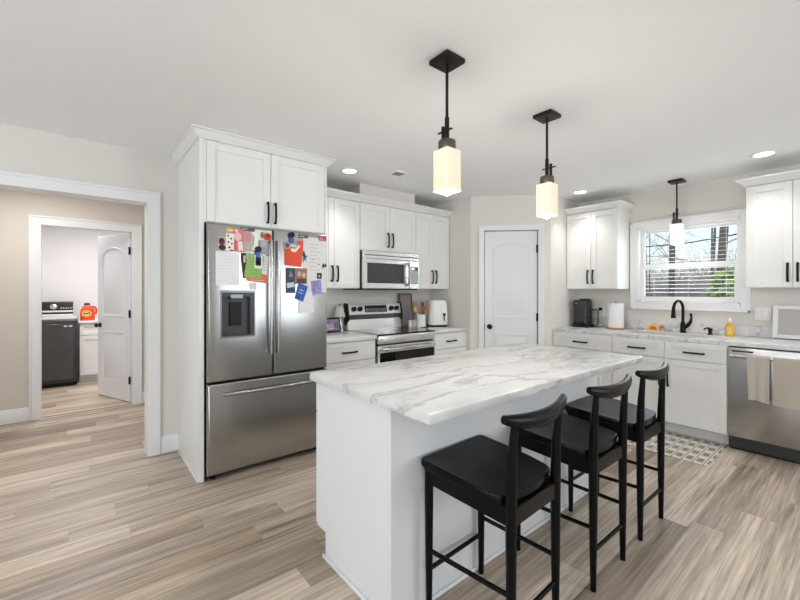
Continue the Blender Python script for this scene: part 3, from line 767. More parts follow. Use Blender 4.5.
# faucet
fa = thing('faucet', 'tall matte black gooseneck faucet behind the sink', 'faucet', (4.812, 1.262, CT1))
MB().lathe([(0.028, 0), (0.028, 0.006), (0.024, 0.012), (0.023, 0.075), (0.020, 0.10), (0.017, 0.115)], n=20).build('base', [BLACK], fa)
sp = []
for k in range(17):
    t = k / 16
    if t < 0.35: sp.append((0, 0, 0.10 + t / 0.35 * 0.15))
    else:
        a = (t - 0.35) / 0.65 * math.radians(172); sp.append((-0.082 + 0.082 * math.cos(a), 0.018 * (1 - math.cos(a)), 0.25 + 0.082 * math.sin(a)))
MB().tube(sp, 0.0135, 12).build('spout', [BLACK], fa)
e = Vector(sp[-1])
MB().tube([e + Vector((0, 0, 0.01)), e + Vector((-0.003, 0.001, -0.03)), e + Vector((-0.006, 0.002, -0.075)), e + Vector((-0.008, 0.002, -0.105))], [0.0145, 0.017, 0.020, 0.022], 14).build('spray_head', [BLACK], fa)
MB().tube([(0, -0.015, 0.055), (0, -0.045, 0.085), (0, -0.066, 0.12), (0, -0.072, 0.165), (0.002, -0.066, 0.205)], [0.018, 0.019, 0.015, 0.010, 0.012], 12).build('lever', [BLACK], fa)
sd = thing('soap_dispenser', 'short black soap dispenser with a bent spout right of the faucet', 'soap dispenser', (4.800, 1.035, CT1))
MB().lathe([(0.025, 0), (0.025, 0.007), (0.016, 0.012), (0.014, 0.040), (0.020, 0.044), (0.020, 0.062), (0.001, 0.066)], n=18).build('base', [BLACK], sd)
MB().tube([(0, 0, 0.055), (-0.025, 0.012, 0.068), (-0.055, 0.028, 0.064), (-0.066, 0.034, 0.050)], [0.010, 0.009, 0.007, 0.006], 10).build('spout', [BLACK], sd)

# ------------------------------------------------------------------ refrigerator
rf = thing('refrigerator', 'stainless steel french door refrigerator with bottom freezer, covered in papers', 'refrigerator', (1.149, 3.35, 0))
MB().box(0.690, 1.608, 2.990, 3.70, 0.035, 1.785, bev=0.004).build('body', [mat('fridge_case', rgb(66, 66, 67), 0.5, 0.4)], rf, True)
def steel_door(x0, x1, z0, z1, hole=None):
    m = MB(); y = 2.930
    def R(i, yy): return [(x0 + i, yy, z0 + i), (x1 - i, yy, z0 + i), (x1 - i, yy, z1 - i), (x0 + i, yy, z1 - i)]
    rings = [R(0.0, 2.984), R(0, y + 0.014), R(0.003, y + 0.006), R(0.008, y + 0.0015), R(0.014, y)]
    if hole:
        hx0, hx1, hz0, hz1 = hole
        def Hh(yy): return [(hx0, yy, hz0), (hx1, yy, hz0), (hx1, yy, hz1), (hx0, yy, hz1)]
        rings += [Hh(y), Hh(y + 0.045)]
    return m.loft(rings)
FM = 1.149
dl = steel_door(0.686, FM - 0.003, 0.700, 1.814, (0.772, 1.006, 1.012, 1.338)).build('door', [STEEL], rf, True)
m = MB()                                                       # dispenser: bezel, liner, nozzle block, paddle
m.box(0.766, 1.012, 2.927, 2.9299, 1.330, 1.346, 0).box(0.766, 1.012, 2.927, 2.9299, 1.004, 1.016, 0).box(0.766, 0.776, 2.927, 2.9299, 1.016, 1.330, 0).box(1.002, 1.012, 2.927, 2.9299, 1.016, 1.330, 0)
m.build('dispenser_bezel', [STEELD], dl, True)
m = MB().box(0.7735, 1.0045, 2.968, 2.9745, 1.0135, 1.3365).box(0.7735, 0.786, 2.932, 2.968, 1.0135, 1.3365).box(0.975, 1.0045, 2.932, 2.968, 1.0135, 1.3365).box(0.786, 0.975, 2.932, 2.968, 1.300, 1.3365).box(0.786, 0.975, 2.936, 2.968, 1.0135, 1.026)
m.build('dispenser_recess', [mat('dispenser_grey', rgb(66, 66, 67), 0.4, 0.3)], dl, True)
MB().box(0.835, 0.925, 2.929, 2.966, 1.285, 1.320, bev=0.004).build('dispenser_nozzle', [STEELD], dl, True)
MB().prism([(0.838, 2.966, 1.09), (0.918, 2.966, 1.09), (0.918, 2.966, 1.262), (0.838, 2.966, 1.262)], (0, -0.016, 0)).build('dispenser_paddle', [BPLAS], dl, True)
dr = steel_door(FM + 0.003, 1.612, 0.700, 1.814).build('door', [STEEL], rf, True)
fz = steel_door(0.686, 1.612, 0.050, 0.688).build('freezer_drawer', [STEEL], rf, True)
for d_, hx in ((dl, FM - 0.027), (dr, FM + 0.027)):
    path = [(hx, 2.930, 0.872)] + [(hx, 2.898 - 0.014 * math.sin(PI * k / 12), 0.868 + 0.855 * k / 12) for k in range(13)] + [(hx, 2.930, 1.719)]
    MB().tube(path, 0.013, 12, ry=0.011, up=(1, 0, 0)).build('handle', [STEEL], d_, True)
path = [(0.790, 2.930, 0.610)] + [(0.786 + 0.728 * k / 12, 2.900 - 0.016 * math.sin(PI * k / 12), 0.610) for k in range(13)] + [(1.510, 2.930, 0.610)]
MB().tube(path, 0.011, 12, ry=0.013).build('handle', [STEEL], fz, True)
MB().box(0.70, 1.60, 2.975, 2.99, 0.030, 0.06).build('kick_grille', [BPLAS], rf, True)
for fx in (0.735, 1.56):
    MB().lathe([(0.022, 0.0), (0.022, 0.012), (0.012, 0.014), (0.012, 0.04)], c=(fx, 3.02, 0), n=14).build('foot', [BPLAS], rf, True)
for fx in (0.715, 1.582):
    MB().box(fx - 0.022, fx + 0.022, 2.96, 3.05, 1.8145, 1.822, bev=0.004).build('hinge_cap', [DGREY], rf, True)

# papers and magnets on the refrigerator doors: quads (x, z) on the door face, own depth layer
def sheet(name, label, cat, pts, cols, layer, marks=(), group='papers and magnets on the refrigerator', thick=0.0012):
    y = 2.9298 - 0.0016 * layer
    m = MB().prism([(x, y, z) for x, z in pts], (0, -thick, 0), 0)
    for q, ci in marks:
        m.prism([(x, y - thick, z) for x, z in q], (0, -0.0003, 0), ci)
    mats = [mat('print_%d_%d_%d' % c, rgb(*c), 0.8) for c in cols]
    return tag(m.build(name, mats), label, cat, group)
def R4(x0, x1, z0, z1, tilt=0.0):
    cx, cz = (x0 + x1) / 2, (z0 + z1) / 2; c, s = math.cos(tilt), math.sin(tilt)
    return [(cx + (x - cx) * c - (z - cz) * s, cz + (x - cx) * s + (z - cz) * c) for x, z in ((x0, z0), (x1, z0), (x1, z1), (x0, z1))]
def EL(cx, cz, rx, rz, n=18, t0=0.0, t1=2 * PI):
    k = n if t1 - t0 > 6.2 else n - 1
    return [(cx + rx * math.cos(t0 + (t1 - t0) * i / k), cz + rz * math.sin(t0 + (t1 - t0) * i / k)) for i in range(n)]
def lines(x0, x1, z0, z1, n, ci, hgt=0.003, seed=1):
    r = random.Random(seed); out = []
    for i in range(n):
        z = z1 - (z1 - z0) * (i + 0.5) / n
        out.append((R4(x0, x0 + (x1 - x0) * r.uniform(0.45, 1.0), z - hgt / 2, z + hgt / 2), ci))
    return out
sheet('note_pad', 'plain white note pad above the water dispenser', 'paper', R4(0.736, 0.897, 1.381, 1.621), [(232, 232, 234), (206, 208, 214)], 1, lines(0.75, 0.88, 1.40, 1.60, 9, 1, 0.002), thick=0.0025)
sheet('photo_magnet', 'small photo of a brown and red shape, leftmost on the left refrigerator door', 'photo', R4(0.749, 0.806, 1.622, 1.728, 0.03), [(196, 176, 166), (104, 58, 52), (70, 44, 42), (214, 196, 190)], 2, [(EL(0.776, 1.690, 0.020, 0.026), 1), (EL(0.778, 1.648, 0.024, 0.020), 2), (EL(0.774, 1.694, 0.009, 0.010), 3)])
sheet('spotted_card', 'white card with black spots near the upper left of the refrigerator', 'card', R4(0.804, 0.858, 1.627, 1.752), [(236, 232, 228), (34, 30, 30), (120, 48, 46)], 3, [(EL(0.818, 1.735, 0.006, 0.007), 1), (EL(0.838, 1.715, 0.007, 0.006), 1), (EL(0.820, 1.690, 0.006, 0.007), 1), (EL(0.843, 1.680, 0.006, 0.006), 1), (EL(0.826, 1.652, 0.008, 0.007), 1), (R4(0.830, 0.856, 1.627, 1.636), 2)])
sheet('yellow_card', 'small orange yellow strip at the top left of the left refrigerator door', 'card', R4(0.805, 0.866, 1.760, 1.789, -0.05), [(226, 178, 92), (240, 220, 190)], 1, [(R4(0.82, 0.85, 1.77, 1.778), 1)])
sheet('pink_drawing', 'pink and red painted sheet hanging between the spotted card and a pale photo', 'drawing', [(0.850, 1.627), (0.932, 1.626), (0.926, 1.786), (0.868, 1.790), (0.848, 1.762)], [(218, 128, 130), (236, 196, 190), (200, 92, 98), (232, 226, 222)], 2, [(EL(0.885, 1.735, 0.026, 0.030), 1), (R4(0.888, 0.920, 1.636, 1.700, 0.1), 3), (R4(0.856, 0.876, 1.636, 1.70), 2), (EL(0.876, 1.776, 0.012, 0.008), 3)])
sheet('portrait_photo', 'pale pink and grey photo right of the pink painted sheet', 'photo', R4(0.928, 0.983, 1.635, 1.778), [(196, 170, 166), (206, 140, 146), (186, 182, 170)], 3, [(R4(0.934, 0.976, 1.70, 1.77), 1), (EL(0.958, 1.665, 0.020, 0.026), 2)])
sheet('magnet_strip', 'dark grey printed magnet strip at the top of the left refrigerator door', 'magnet', R4(0.907, 1.006, 1.783, 1.807), [(92, 94, 92), (170, 172, 166)], 1, [(R4(0.915, 0.955, 1.791, 1.800), 1)])
sheet('white_cutout', 'white paper cutout between the pale photo and the berry magnet', 'paper', [(0.980, 1.645), (1.012, 1.640), (1.030, 1.680), (1.031, 1.760), (1.012, 1.782), (0.980, 1.777), (1.002, 1.735), (1.000, 1.690)], [(238, 240, 232)], 2)
sheet('letter_sheet', 'white sheet behind the berry magnet at the top right of the left door', 'paper', R4(1.008, 1.132, 1.720, 1.798), [(226, 226, 222)], 1)
sheet('berry_magnet', 'round red fruit magnet with green rim near the left door handle', 'magnet', EL(1.090, 1.756, 0.046, 0.036), [(196, 204, 184), (206, 74, 62), (108, 134, 84), (222, 122, 104)], 2, [(EL(1.100, 1.752, 0.033, 0.028), 1), (EL(1.060, 1.762, 0.012, 0.024), 2), (EL(1.106, 1.758, 0.012, 0.008), 3)], thick=0.004)
sheet('grey_photo', 'plain grey printed sheet below the berry magnet', 'photo', R4(1.046, 1.108, 1.620, 1.722), [(166, 168, 168), (186, 188, 188)], 2, [(R4(1.055, 1.098, 1.68, 1.712), 1)])
sheet('dark_photo', 'narrow dark photo edge peeking out left of the green card', 'photo', [(0.905, 1.617), (0.945, 1.619), (0.945, 1.436), (0.922, 1.436)], [(66, 50, 50), (200, 180, 176)], 1, [(R4(0.925, 0.940, 1.55, 1.60), 1)])
sheet('white_card', 'white patterned card tucked behind the green card on the right side', 'card', [(1.062, 1.620), (1.110, 1.604), (1.098, 1.463), (1.040, 1.476)], [(226, 224, 222), (178, 176, 182)], 2, lines(1.066, 1.100, 1.49, 1.59, 5, 1, 0.006, 3))
sheet('coral_card', 'coral red card below the green card', 'card', [(0.937, 1.462), (1.105, 1.471), (1.098, 1.400), (0.950, 1.414)], [(222, 120, 98), (236, 170, 150)], 1, [(R4(0.97, 1.08, 1.418, 1.426), 1)])
sheet('paper_slip', 'small pale paper slip hanging just above the dispenser on its right', 'paper', R4(0.966, 1.022, 1.350, 1.405), [(222, 216, 220)], 0)
sheet('green_card', 'tilted light green card in the middle of the left door', 'card', [(0.956, 1.622), (1.078, 1.602), (1.050, 1.428), (0.928, 1.447)], [(146, 182, 104), (176, 204, 140), (120, 158, 82)], 3, lines(0.965, 1.04, 1.46, 1.59, 6, 2, 0.004, 5))
sheet('figure_card', 'white card with a black picture pinned over the green card', 'card', R4(1.004, 1.062, 1.510, 1.606, -0.04), [(234, 232, 230), (36, 38, 46), (224, 222, 220)], 4, [(R4(1.011, 1.052, 1.530, 1.592, -0.04), 1), (EL(1.030, 1.556, 0.010, 0.014), 2)])
def clip(name, label, cx, zt):
    t = thing(name, label, 'magnet clip', (cx, 2.928, zt - 0.085), 0, 'blue magnet clips')
    y = 2.9298 - 0.0016 * 6
    MB().prism([(px, y, pz) for px, pz in EL(cx, zt - 0.022, 0.024, 0.022)], (0, -0.010, 0)).build('magnet', [BPLAS], t, True)
    MB().box(cx - 0.016, cx + 0.016, y - 0.008, 2.929, zt - 0.085, zt - 0.042, bev=0.003).build('clip_jaw', [mat('blue_plastic', rgb(44, 84, 172), 0.4)], t, True)
clip('magnet_clip', 'black and blue round magnet clip holding the green card', 1.028, 1.674)
clip('magnet_clip', 'black and blue magnet clip at the top of the right door above the red paper', 1.292, 1.806)
sheet('schedule_sheet', 'large white printed sheet covering the upper right of the right refrigerator door', 'paper', R4(1.392, 1.602, 1.330, 1.780), [(222, 222, 220), (178, 178, 182), (120, 120, 128)], 1, lines(1.45, 1.58, 1.50, 1.74, 8, 1, 0.004, 7) + [(R4(1.47, 1.49, 1.60, 1.607), 2), (R4(1.52, 1.545, 1.56, 1.566), 2)])
sheet('grey_sketch', 'grey and white picture under the clip on the right refrigerator door', 'picture', [(1.231, 1.728), (1.345, 1.738), (1.345, 1.662), (1.231, 1.664)], [(164, 162, 160), (92, 92, 94), (214, 212, 208)], 2, [(EL(1.258, 1.700, 0.016, 0.018), 1), (R4(1.285, 1.335, 1.69, 1.71), 2), (EL(1.30, 1.68, 0.012, 0.010), 1)])
sheet('red_paper', 'bright orange red paper on the right refrigerator door', 'paper', [(1.239, 1.668), (1.345, 1.690), (1.350, 1.742), (1.395, 1.745), (1.386, 1.640), (1.377, 1.536), (1.238, 1.546)], [(226, 88, 62), (238, 232, 226)], 3, [([(1.285, 1.668), (1.300, 1.650), (1.330, 1.652), (1.352, 1.678), (1.368, 1.700), (1.352, 1.712), (1.340, 1.690), (1.318, 1.672), (1.300, 1.684)], 1)])
sheet('figure_magnet', 'small dark blue figure magnet right of the red paper', 'magnet', [(1.392, 1.660), (1.402, 1.664), (1.410, 1.632), (1.432, 1.622), (1.414, 1.612), (1.420, 1.580), (1.404, 1.602), (1.392, 1.578), (1.396, 1.615), (1.390, 1.632)], [(70, 80, 116)], 4)
sheet('dark_flyer', 'dark flyer with white and blue shapes below the red paper', 'flyer', R4(1.248, 1.326, 1.326, 1.523), [(82, 84, 92), (206, 208, 214), (58, 72, 122), (150, 150, 152)], 2, [([(1.270, 1.455), (1.305, 1.455), (1.288, 1.502)], 3), (R4(1.256, 1.318, 1.37, 1.41, 0.2), 1), (R4(1.26, 1.31, 1.34, 1.36), 2), (EL(1.29, 1.42, 0.018, 0.013), 2)])
sheet('family_photo', 'reddish brown photo right of the dark flyer', 'photo', R4(1.331, 1.425, 1.400, 1.525), [(150, 118, 108), (206, 176, 160), (96, 66, 60), (176, 84, 78)], 2, [(EL(1.358, 1.478, 0.016, 0.020), 1), (EL(1.398, 1.470, 0.016, 0.020), 1), (R4(1.338, 1.42, 1.405, 1.44), 2), (R4(1.37, 1.385, 1.44, 1.46), 3)])
sheet('blue_card', 'tilted bright blue card on the right refrigerator door', 'card', [(1.356, 1.406), (1.434, 1.379), (1.390, 1.256), (1.322, 1.283)], [(66, 98, 178), (196, 204, 226), (44, 64, 130)], 4, [(R4(1.36, 1.395, 1.345, 1.352, -0.33), 1), (R4(1.35, 1.39, 1.325, 1.331, -0.33), 1), (R4(1.34, 1.36, 1.285, 1.30, -0.33), 2)])
sheet('white_note', 'white note sheet hanging lowest on the right refrigerator door', 'paper', [(1.356, 1.340), (1.470, 1.340), (1.487, 1.172), (1.356, 1.164)], [(230, 228, 230)], 3)
sheet('purple_drawing', 'small purple scribbled drawing below the large white sheet marks', 'drawing', [(1.460, 1.424), (1.551, 1.436), (1.563, 1.318), (1.469, 1.303)], [(154, 148, 200), (120, 112, 180), (206, 202, 226)], 2, lines(1.475, 1.55, 1.325, 1.42, 6, 1, 0.007, 9) + [(R4(1.50, 1.515, 1.31, 1.42, 0.1), 2)])
sheet('black_magnet', 'small black square magnet holding the purple drawing', 'magnet', R4(1.515, 1.556, 1.444, 1.492, -0.06), [(58, 56, 56), (190, 186, 180)], 3, [(EL(1.534, 1.466, 0.008, 0.010), 1)], thick=0.004)
sheet('bow_magnet', 'tiny dark bow shaped magnet near the right edge of the right door', 'magnet', [(1.562, 1.552), (1.574, 1.576), (1.584, 1.560), (1.600, 1.574), (1.601, 1.540), (1.585, 1.548), (1.568, 1.528)], [(52, 50, 52)], 2, thick=0.004)
sheet('grey_label', 'small dark printed magnet at the top centre of the right door', 'magnet', R4(1.356, 1.434, 1.768, 1.797), [(96, 98, 96), (180, 180, 176)], 2, [(R4(1.365, 1.40, 1.776, 1.786), 1)])
sheet('pink_label', 'small pink magnet at the top right corner of the right refrigerator door', 'magnet', R4(1.530, 1.603, 1.760, 1.797), [(184, 92, 112), (216, 150, 164)], 2, [(R4(1.54, 1.57, 1.770, 1.784), 1)])

# ------------------------------------------------------------------ microwave
mw = thing('microwave', 'stainless over-the-range microwave mounted under the short cabinet', 'microwave', (2.6435, 3.55, 1.368))
X0, X1, MY = 2.256, 3.024, 3.337
MB().box(X0, X1, MY + 0.03, YB - 0.002, 1.368, 1.769, bev=0.003).build('body', [DGREY], mw, True)
MB().box(X0, X1, MY, MY + 0.030, 1.725, 1.768, bev=0.004).box(X0, X1, MY + 0.004, MY + 0.029, 1.690, 1.721, bev=0.003).build('vent_strip', [STEELX], mw, True)
D1 = 2.875
m = MB(); m.box(X0, D1, MY, MY + 0.029, 1.372, 1.430, bev=0.003).box(X0, X0 + 0.045, MY, MY + 0.029, 1.430, 1.640).box(D1 - 0.075, D1, MY, MY + 0.029, 1.430, 1.640).box(X0, D1, MY, MY + 0.029, 1.640, 1.687, bev=0.003)
d_ = m.build('door', [STEELX], mw, True)
MB().box(X0 + 0.044, D1 - 0.074, MY + 0.004, MY + 0.028, 1.428, 1.642).build('door_window', [MWGLASS], d_, True)
MB().tube([(D1 - 0.034, MY, 1.415)] + [(D1 - 0.034, MY - 0.030 - 0.012 * math.sin(PI * k / 10), 1.415 + 0.235 * k / 10) for k in range(11)] + [(D1 - 0.034, MY, 1.650)], 0.012, 10, ry=0.010, up=(1, 0, 0)).build('handle', [STEELD], d_, True)
MB().box(D1 + 0.002, X1, MY, MY + 0.029, 1.372, 1.687, bev=0.003).build('control_panel', [STEELX], mw, True)
m = MB().box(D1 + 0.022, X1 - 0.012, MY - 0.0015, MY - 0.0001, 1.425, 1.625)
for i in range(3):
    for j in range(5):
        m.box(D1 + 0.034 + i * 0.034, D1 + 0.056 + i * 0.034, MY - 0.0025, MY - 0.0015, 1.440 + j * 0.027, 1.456 + j * 0.027, 1)
m.box(D1 + 0.034, X1 - 0.022, MY - 0.0025, MY - 0.0015, 1.585, 1.612, 2)
m.build('keypad', [mat('keypad_grey', rgb(150, 160, 162), 0.25), mat('key_light', rgb(196, 204, 204), 0.4), BGLASS], mw, True)
MB().box(X0 + 0.005, X1 - 0.005, MY + 0.03, YB - 0.01, 1.3595, 1.3679).build('bottom_grille', [BPLAS], mw, True)

# ------------------------------------------------------------------ range
rg = thing('range', 'stainless freestanding electric range with black glass cooktop under the microwave', 'stove', (2.6435, 3.42, 0))
X0, X1, RY = 2.257, 3.030, YB - 0.675
MB().box(X0, X1, RY + 0.045, YB - 0.03, 0.03, 0.900).build('body', [DGREY], rg, True)
MB().box(X0, X1, RY + 0.005, YB - 0.115, 0.900, 0.918, bev=0.004).build('cooktop', [BGLASS], rg, True)
MB().box(X0 + 0.003, X1 - 0.003, RY, RY + 0.045, 0.818, 0.905, bev=0.012, seg=3).build('front_panel', [STEELX], rg, True)
m = MB().box(X0 + 0.003, X1 - 0.003, RY, RY + 0.044, 0.730, 0.805, bev=0.006).box(X0 + 0.003, X1 - 0.003, RY + 0.003, RY + 0.044, 0.250, 0.730, bev=0.004)
d_ = m.build('oven_door', [STEELX], rg, True)
MB().box(X0 + 0.02, X1 - 0.02, RY - 0.001, RY + 0.003, 0.300, 0.731).build('oven_window', [BGLASS], d_, True)
MB().tube([(X0 + 0.05, RY, 0.770), (X0 + 0.045, RY - 0.035, 0.770), (X0 + 0.06, RY - 0.045, 0.770), (X1 - 0.06, RY - 0.045, 0.770), (X1 - 0.045, RY - 0.035, 0.770), (X1 - 0.05, RY, 0.770)], 0.015, 12).build('handle', [CHROME], d_, True)
MB().box(X0 + 0.003, X1 - 0.003, RY + 0.004, RY + 0.044, 0.075, 0.243, bev=0.006).build('drawer', [STEELX], rg, True)
for fx in (X0 + 0.06, X1 - 0.06):
    for fy in (RY + 0.10, YB - 0.12): MB().lathe([(0.02, 0), (0.02, 0.03)], c=(fx, fy, 0), n=12).build('foot', [BPLAS], rg, True)
# backguard: lower riser, dark trim, sloped control panel
GB = YB - 0.028
MB().prism([(X0 + 0.01, GB, 0.905), (X0 + 0.01, GB - 0.075, 0.905), (X0 + 0.01, GB - 0.062, 1.030), (X0 + 0.01, GB, 1.030)], (X1 - X0 - 0.02, 0, 0)).build('backguard', [STEELX], rg, True)
MB().prism([(X0 + 0.004, GB, 1.030), (X0 + 0.004, GB - 0.085, 1.040), (X0 + 0.004, GB - 0.078, 1.085), (X0 + 0.004, GB, 1.085)], (X1 - X0 - 0.008, 0, 0)).build('backguard_trim', [mat('trim_dark_steel', rgb(70, 72, 74), 0.25, 0.8)], rg, True)
cp = MB().prism([(X0 + 0.016, GB, 1.085), (X0 + 0.016, GB - 0.080, 1.085), (X0 + 0.016, GB - 0.050, 1.200), (X0 + 0.016, GB, 1.205)], (X1 - X0 - 0.032, 0, 0)).build('control_panel', [STEELX], rg, True)
m = MB()
for xx in (X0 + 0.001, X1 - 0.016): m.prism([(xx, GB, 0.97), (xx, GB - 0.088, 1.02), (xx, GB - 0.088, 1.085), (xx, GB - 0.056, 1.208), (xx, GB, 1.212)], (0.015, 0, 0))
m.build('end_cap', [BPLAS], rg, True)
SL = (0.030 / 0.115)
def on_panel(x, z, out): 
    y = GB - 0.080 + (z - 1.085) * SL
    n = Vector((0, -1, SL)).normalized()
    return Vector((x, y, z)) + n * out
for kx in (2.345, 2.425, 2.868, 2.948):
    n = Vector((0, -1, SL)).normalized(); k = MB().lathe([(0.028, 0), (0.028, 0.008), (0.022, 0.011), (0.020, 0.028), (0.001, 0.030)], n=18)
    k.box(-0.005, 0.005, -0.021, 0.021, 0.026, 0.036)
    k.xform(Matrix.Translation(on_panel(kx, 1.145, 0.0005)) @ Vector((0, 0, 1)).rotation_difference(n).to_matrix().to_4x4())
    k.build('knob', [BPLAS], rg, True)
m = MB().loft([[on_panel(2.490, 1.105, o), on_panel(2.800, 1.105, o), on_panel(2.800, 1.183, o), on_panel(2.490, 1.183, o)] for o in (0.0002, 0.0022)], 0)
for i in range(9): m.loft([[on_panel(2.505 + i * 0.032, 1.112, o), on_panel(2.527 + i * 0.032, 1.112, o), on_panel(2.527 + i * 0.032, 1.150, o), on_panel(2.505 + i * 0.032, 1.150, o)] for o in (0.0022, 0.003)], 1)
m.build('display', [BGLASS, mat('key_grey', rgb(134, 136, 138), 0.4)], rg, True)

# ------------------------------------------------------------------ dishwasher
dw = thing('dishwasher', 'stainless steel dishwasher with a bar handle right of the sink cabinet', 'dishwasher', (4.62, 0.495, 0))
DY0, DY1, DX = 0.196, 0.798, 4.262
MB().box(DX + 0.028, XS - 0.05, DY0, DY1, 0.02, 0.868).build('body', [DGREY], dw, True)
d_ = MB().box(DX, DX + 0.027, DY0, DY1, 0.118, 0.868, bev=0.006, seg=2).build('door', [STEEL], dw, True)
MB().tube([(DX, DY1 - 0.035, 0.802), (DX - 0.035, DY1 - 0.035, 0.802), (DX - 0.040, DY1 - 0.030, 0.802)], 0.010, 10).tube([(DX, DY0 + 0.035, 0.802), (DX - 0.035, DY0 + 0.035, 0.802)], 0.010, 10).tube([(DX - 0.040, DY1 - 0.012, 0.802), (DX - 0.040, DY0 + 0.012, 0.802)], 0.013, 12).build('handle', [CHROME], d_, True)
MB().box(DX - 0.001, DX + 0.0005, DY1 - 0.16, DY1 - 0.025, 0.833, 0.845).build('control_strip', [BPLAS], d_, True)
MB().box(DX + 0.06, DX + 0.08, DY0, DY1, 0.0, 0.112).build('kick_plate', [BPLAS], dw, True)
def towel(name, label, y0, y1, zb, zback, m_, seed, slant=0.0):
    """cloth folded over the bar: back flap, fold, front flap with gentle waves"""
    r = random.Random(seed); ph = r.uniform(0, 6)
    hx, hz, rr = DX - 0.040, 0.802, 0.0165
    prof = [(hx + rr + 0.002, zback)] + [(hx + rr, zback + (hz - zback) * k / 4) for k in (1, 2, 3, 4)]
    prof += [(hx + rr * math.cos(a), hz + rr * math.sin(a)) for a in (0.5, 1.0, 1.57, 2.1, 2.6)]
    nf = 9
    prof += [(hx - rr - 0.004 * math.sin(k / nf * 3), hz - (hz - zb) * k / nf) for k in range(nf + 1)]
    n = 16; rings = []
    for j, (px, pz) in enumerate(prof):
        ring = []
        f = max(0.0, (j - 10) / nf)
        for i in range(n + 1):
            t = i / n
            y = y1 + (y0 - y1) * t - slant * f * (1 - t)
            wv = 0.0055 * f * (1 + math.sin(t * 13 + ph + f))
            ring.append((px - wv, y, pz + (0.006 * math.sin(t * 5 + ph) - 0.010 * t if j == len(prof) - 1 else 0)))
        rings.append(ring)
    m = MB(); m.loft(rings, caps=False, closed=False)
    o = m.build(name, [m_])
    md = o.modifiers.new('thick', 'SOLIDIFY'); md.thickness = 0.004; md.offset = 0.0
    return tag(o, label, 'towel', 'towels on the dishwasher handle')
towel('dish_towel', 'narrow beige dish towel hanging at the left end of the dishwasher handle', 0.532, 0.668, 0.462, 0.60, LINEN, 2, 0.012)
towel('dish_towel', 'wider taupe dish towel hanging on the right part of the dishwasher handle', 0.225, 0.512, 0.450, 0.44, LINENB, 5, 0.0)

# ------------------------------------------------------------------ island
ib = thing('kitchen_island', 'white panelled kitchen island base under the big marble-look top', 'island', (1.85, 1.53, 0))
IX0, IX1, IY0, IY1 = 0.953, 2.752, 1.219, 1.835
MB().box(IX0 + 0.019, IX1 - 0.019, IY0 + 0.019, IY1 - 0.002, 0.128, CT0 - 0.0005).box(IX0 + 0.019, IX1 - 0.019, IY0 + 0.019, IY1 - 0.085, 0, 0.128).build('body', [ISL], ib, True)
MB().box(IX0, IX1, IY0, IY0 + 0.0185, 0, CT0 - 0.0005, bev=0.001).build('back_panel', [ISL], ib, True)
for x in (IX0, IX1 - 0.0185):
    m = MB().prism([(x, IY0 + 0.0187, 0), (x, IY1 - 0.085, 0), (x, IY1 - 0.085, 0.128), (x, IY1 - 0.018, 0.128), (x, IY1 - 0.018, CT0 - 0.0005), (x, IY0 + 0.0187, CT0 - 0.0005)], (0.0185, 0, 0)); m.build('end_panel', [ISL], ib, True)
    MB().box(x, x + 0.0185, IY1 - 0.0175, IY1, 0.128, CT0 - 0.0005).build('face_frame', [ISL], ib, True)
m = MB(); m.box(IX0 - 0.012, IX0, IY0 - 0.012, IY1 - 0.07, 0, 0.020, bev=0.004).box(IX0, IX1, IY0 - 0.012, IY0, 0, 0.020, bev=0.004).box(IX1, IX1 + 0.012, IY0 - 0.012, IY1 - 0.07, 0, 0.020, bev=0.004)
m.build('shoe_molding', [ISL], ib, True)
nd = 3; wdd = (IX1 - IX0) / nd
for i in range(nd):
    for kind, z0, z1 in (('drawer', 0.715, 0.866), ('door', 0.135, 0.708)):
        mm = shaker(-(IX0 + (i + 1) * wdd - 0.003), -(IX0 + i * wdd + 0.003), z0, z1, -(IY1 + 0.0005)); mm.xform(Matrix.Rotation(PI, 4, 'Z'))
        f = mm.build(kind, [ISL], ib, True)
        h = MB(); cx = IX0 + (i + 0.5) * wdd
        if kind == 'drawer': h.tube([(cx - 0.072, IY1 + 0.022, 0.79), (cx - 0.072, IY1 + 0.05, 0.79), (cx + 0.072, IY1 + 0.05, 0.79), (cx + 0.072, IY1 + 0.022, 0.79)], 0.0055, 8)
        else: h.tube([(cx + 0.25, IY1 + 0.022, 0.52), (cx + 0.25, IY1 + 0.05, 0.52), (cx + 0.25, IY1 + 0.05, 0.66), (cx + 0.25, IY1 + 0.022, 0.66)], 0.0055, 8, up=(1, 0, 0))
        h.build('handle', [BLACK], f, True)
m = MB().box(0.923, 2.848, 0.964, 1.868, CT0, CT1, bev=0.006, seg=2)
tag(m.build('island_countertop', [MARBLE]), 'large rectangular marble-look island worktop with grey veins', 'countertop')

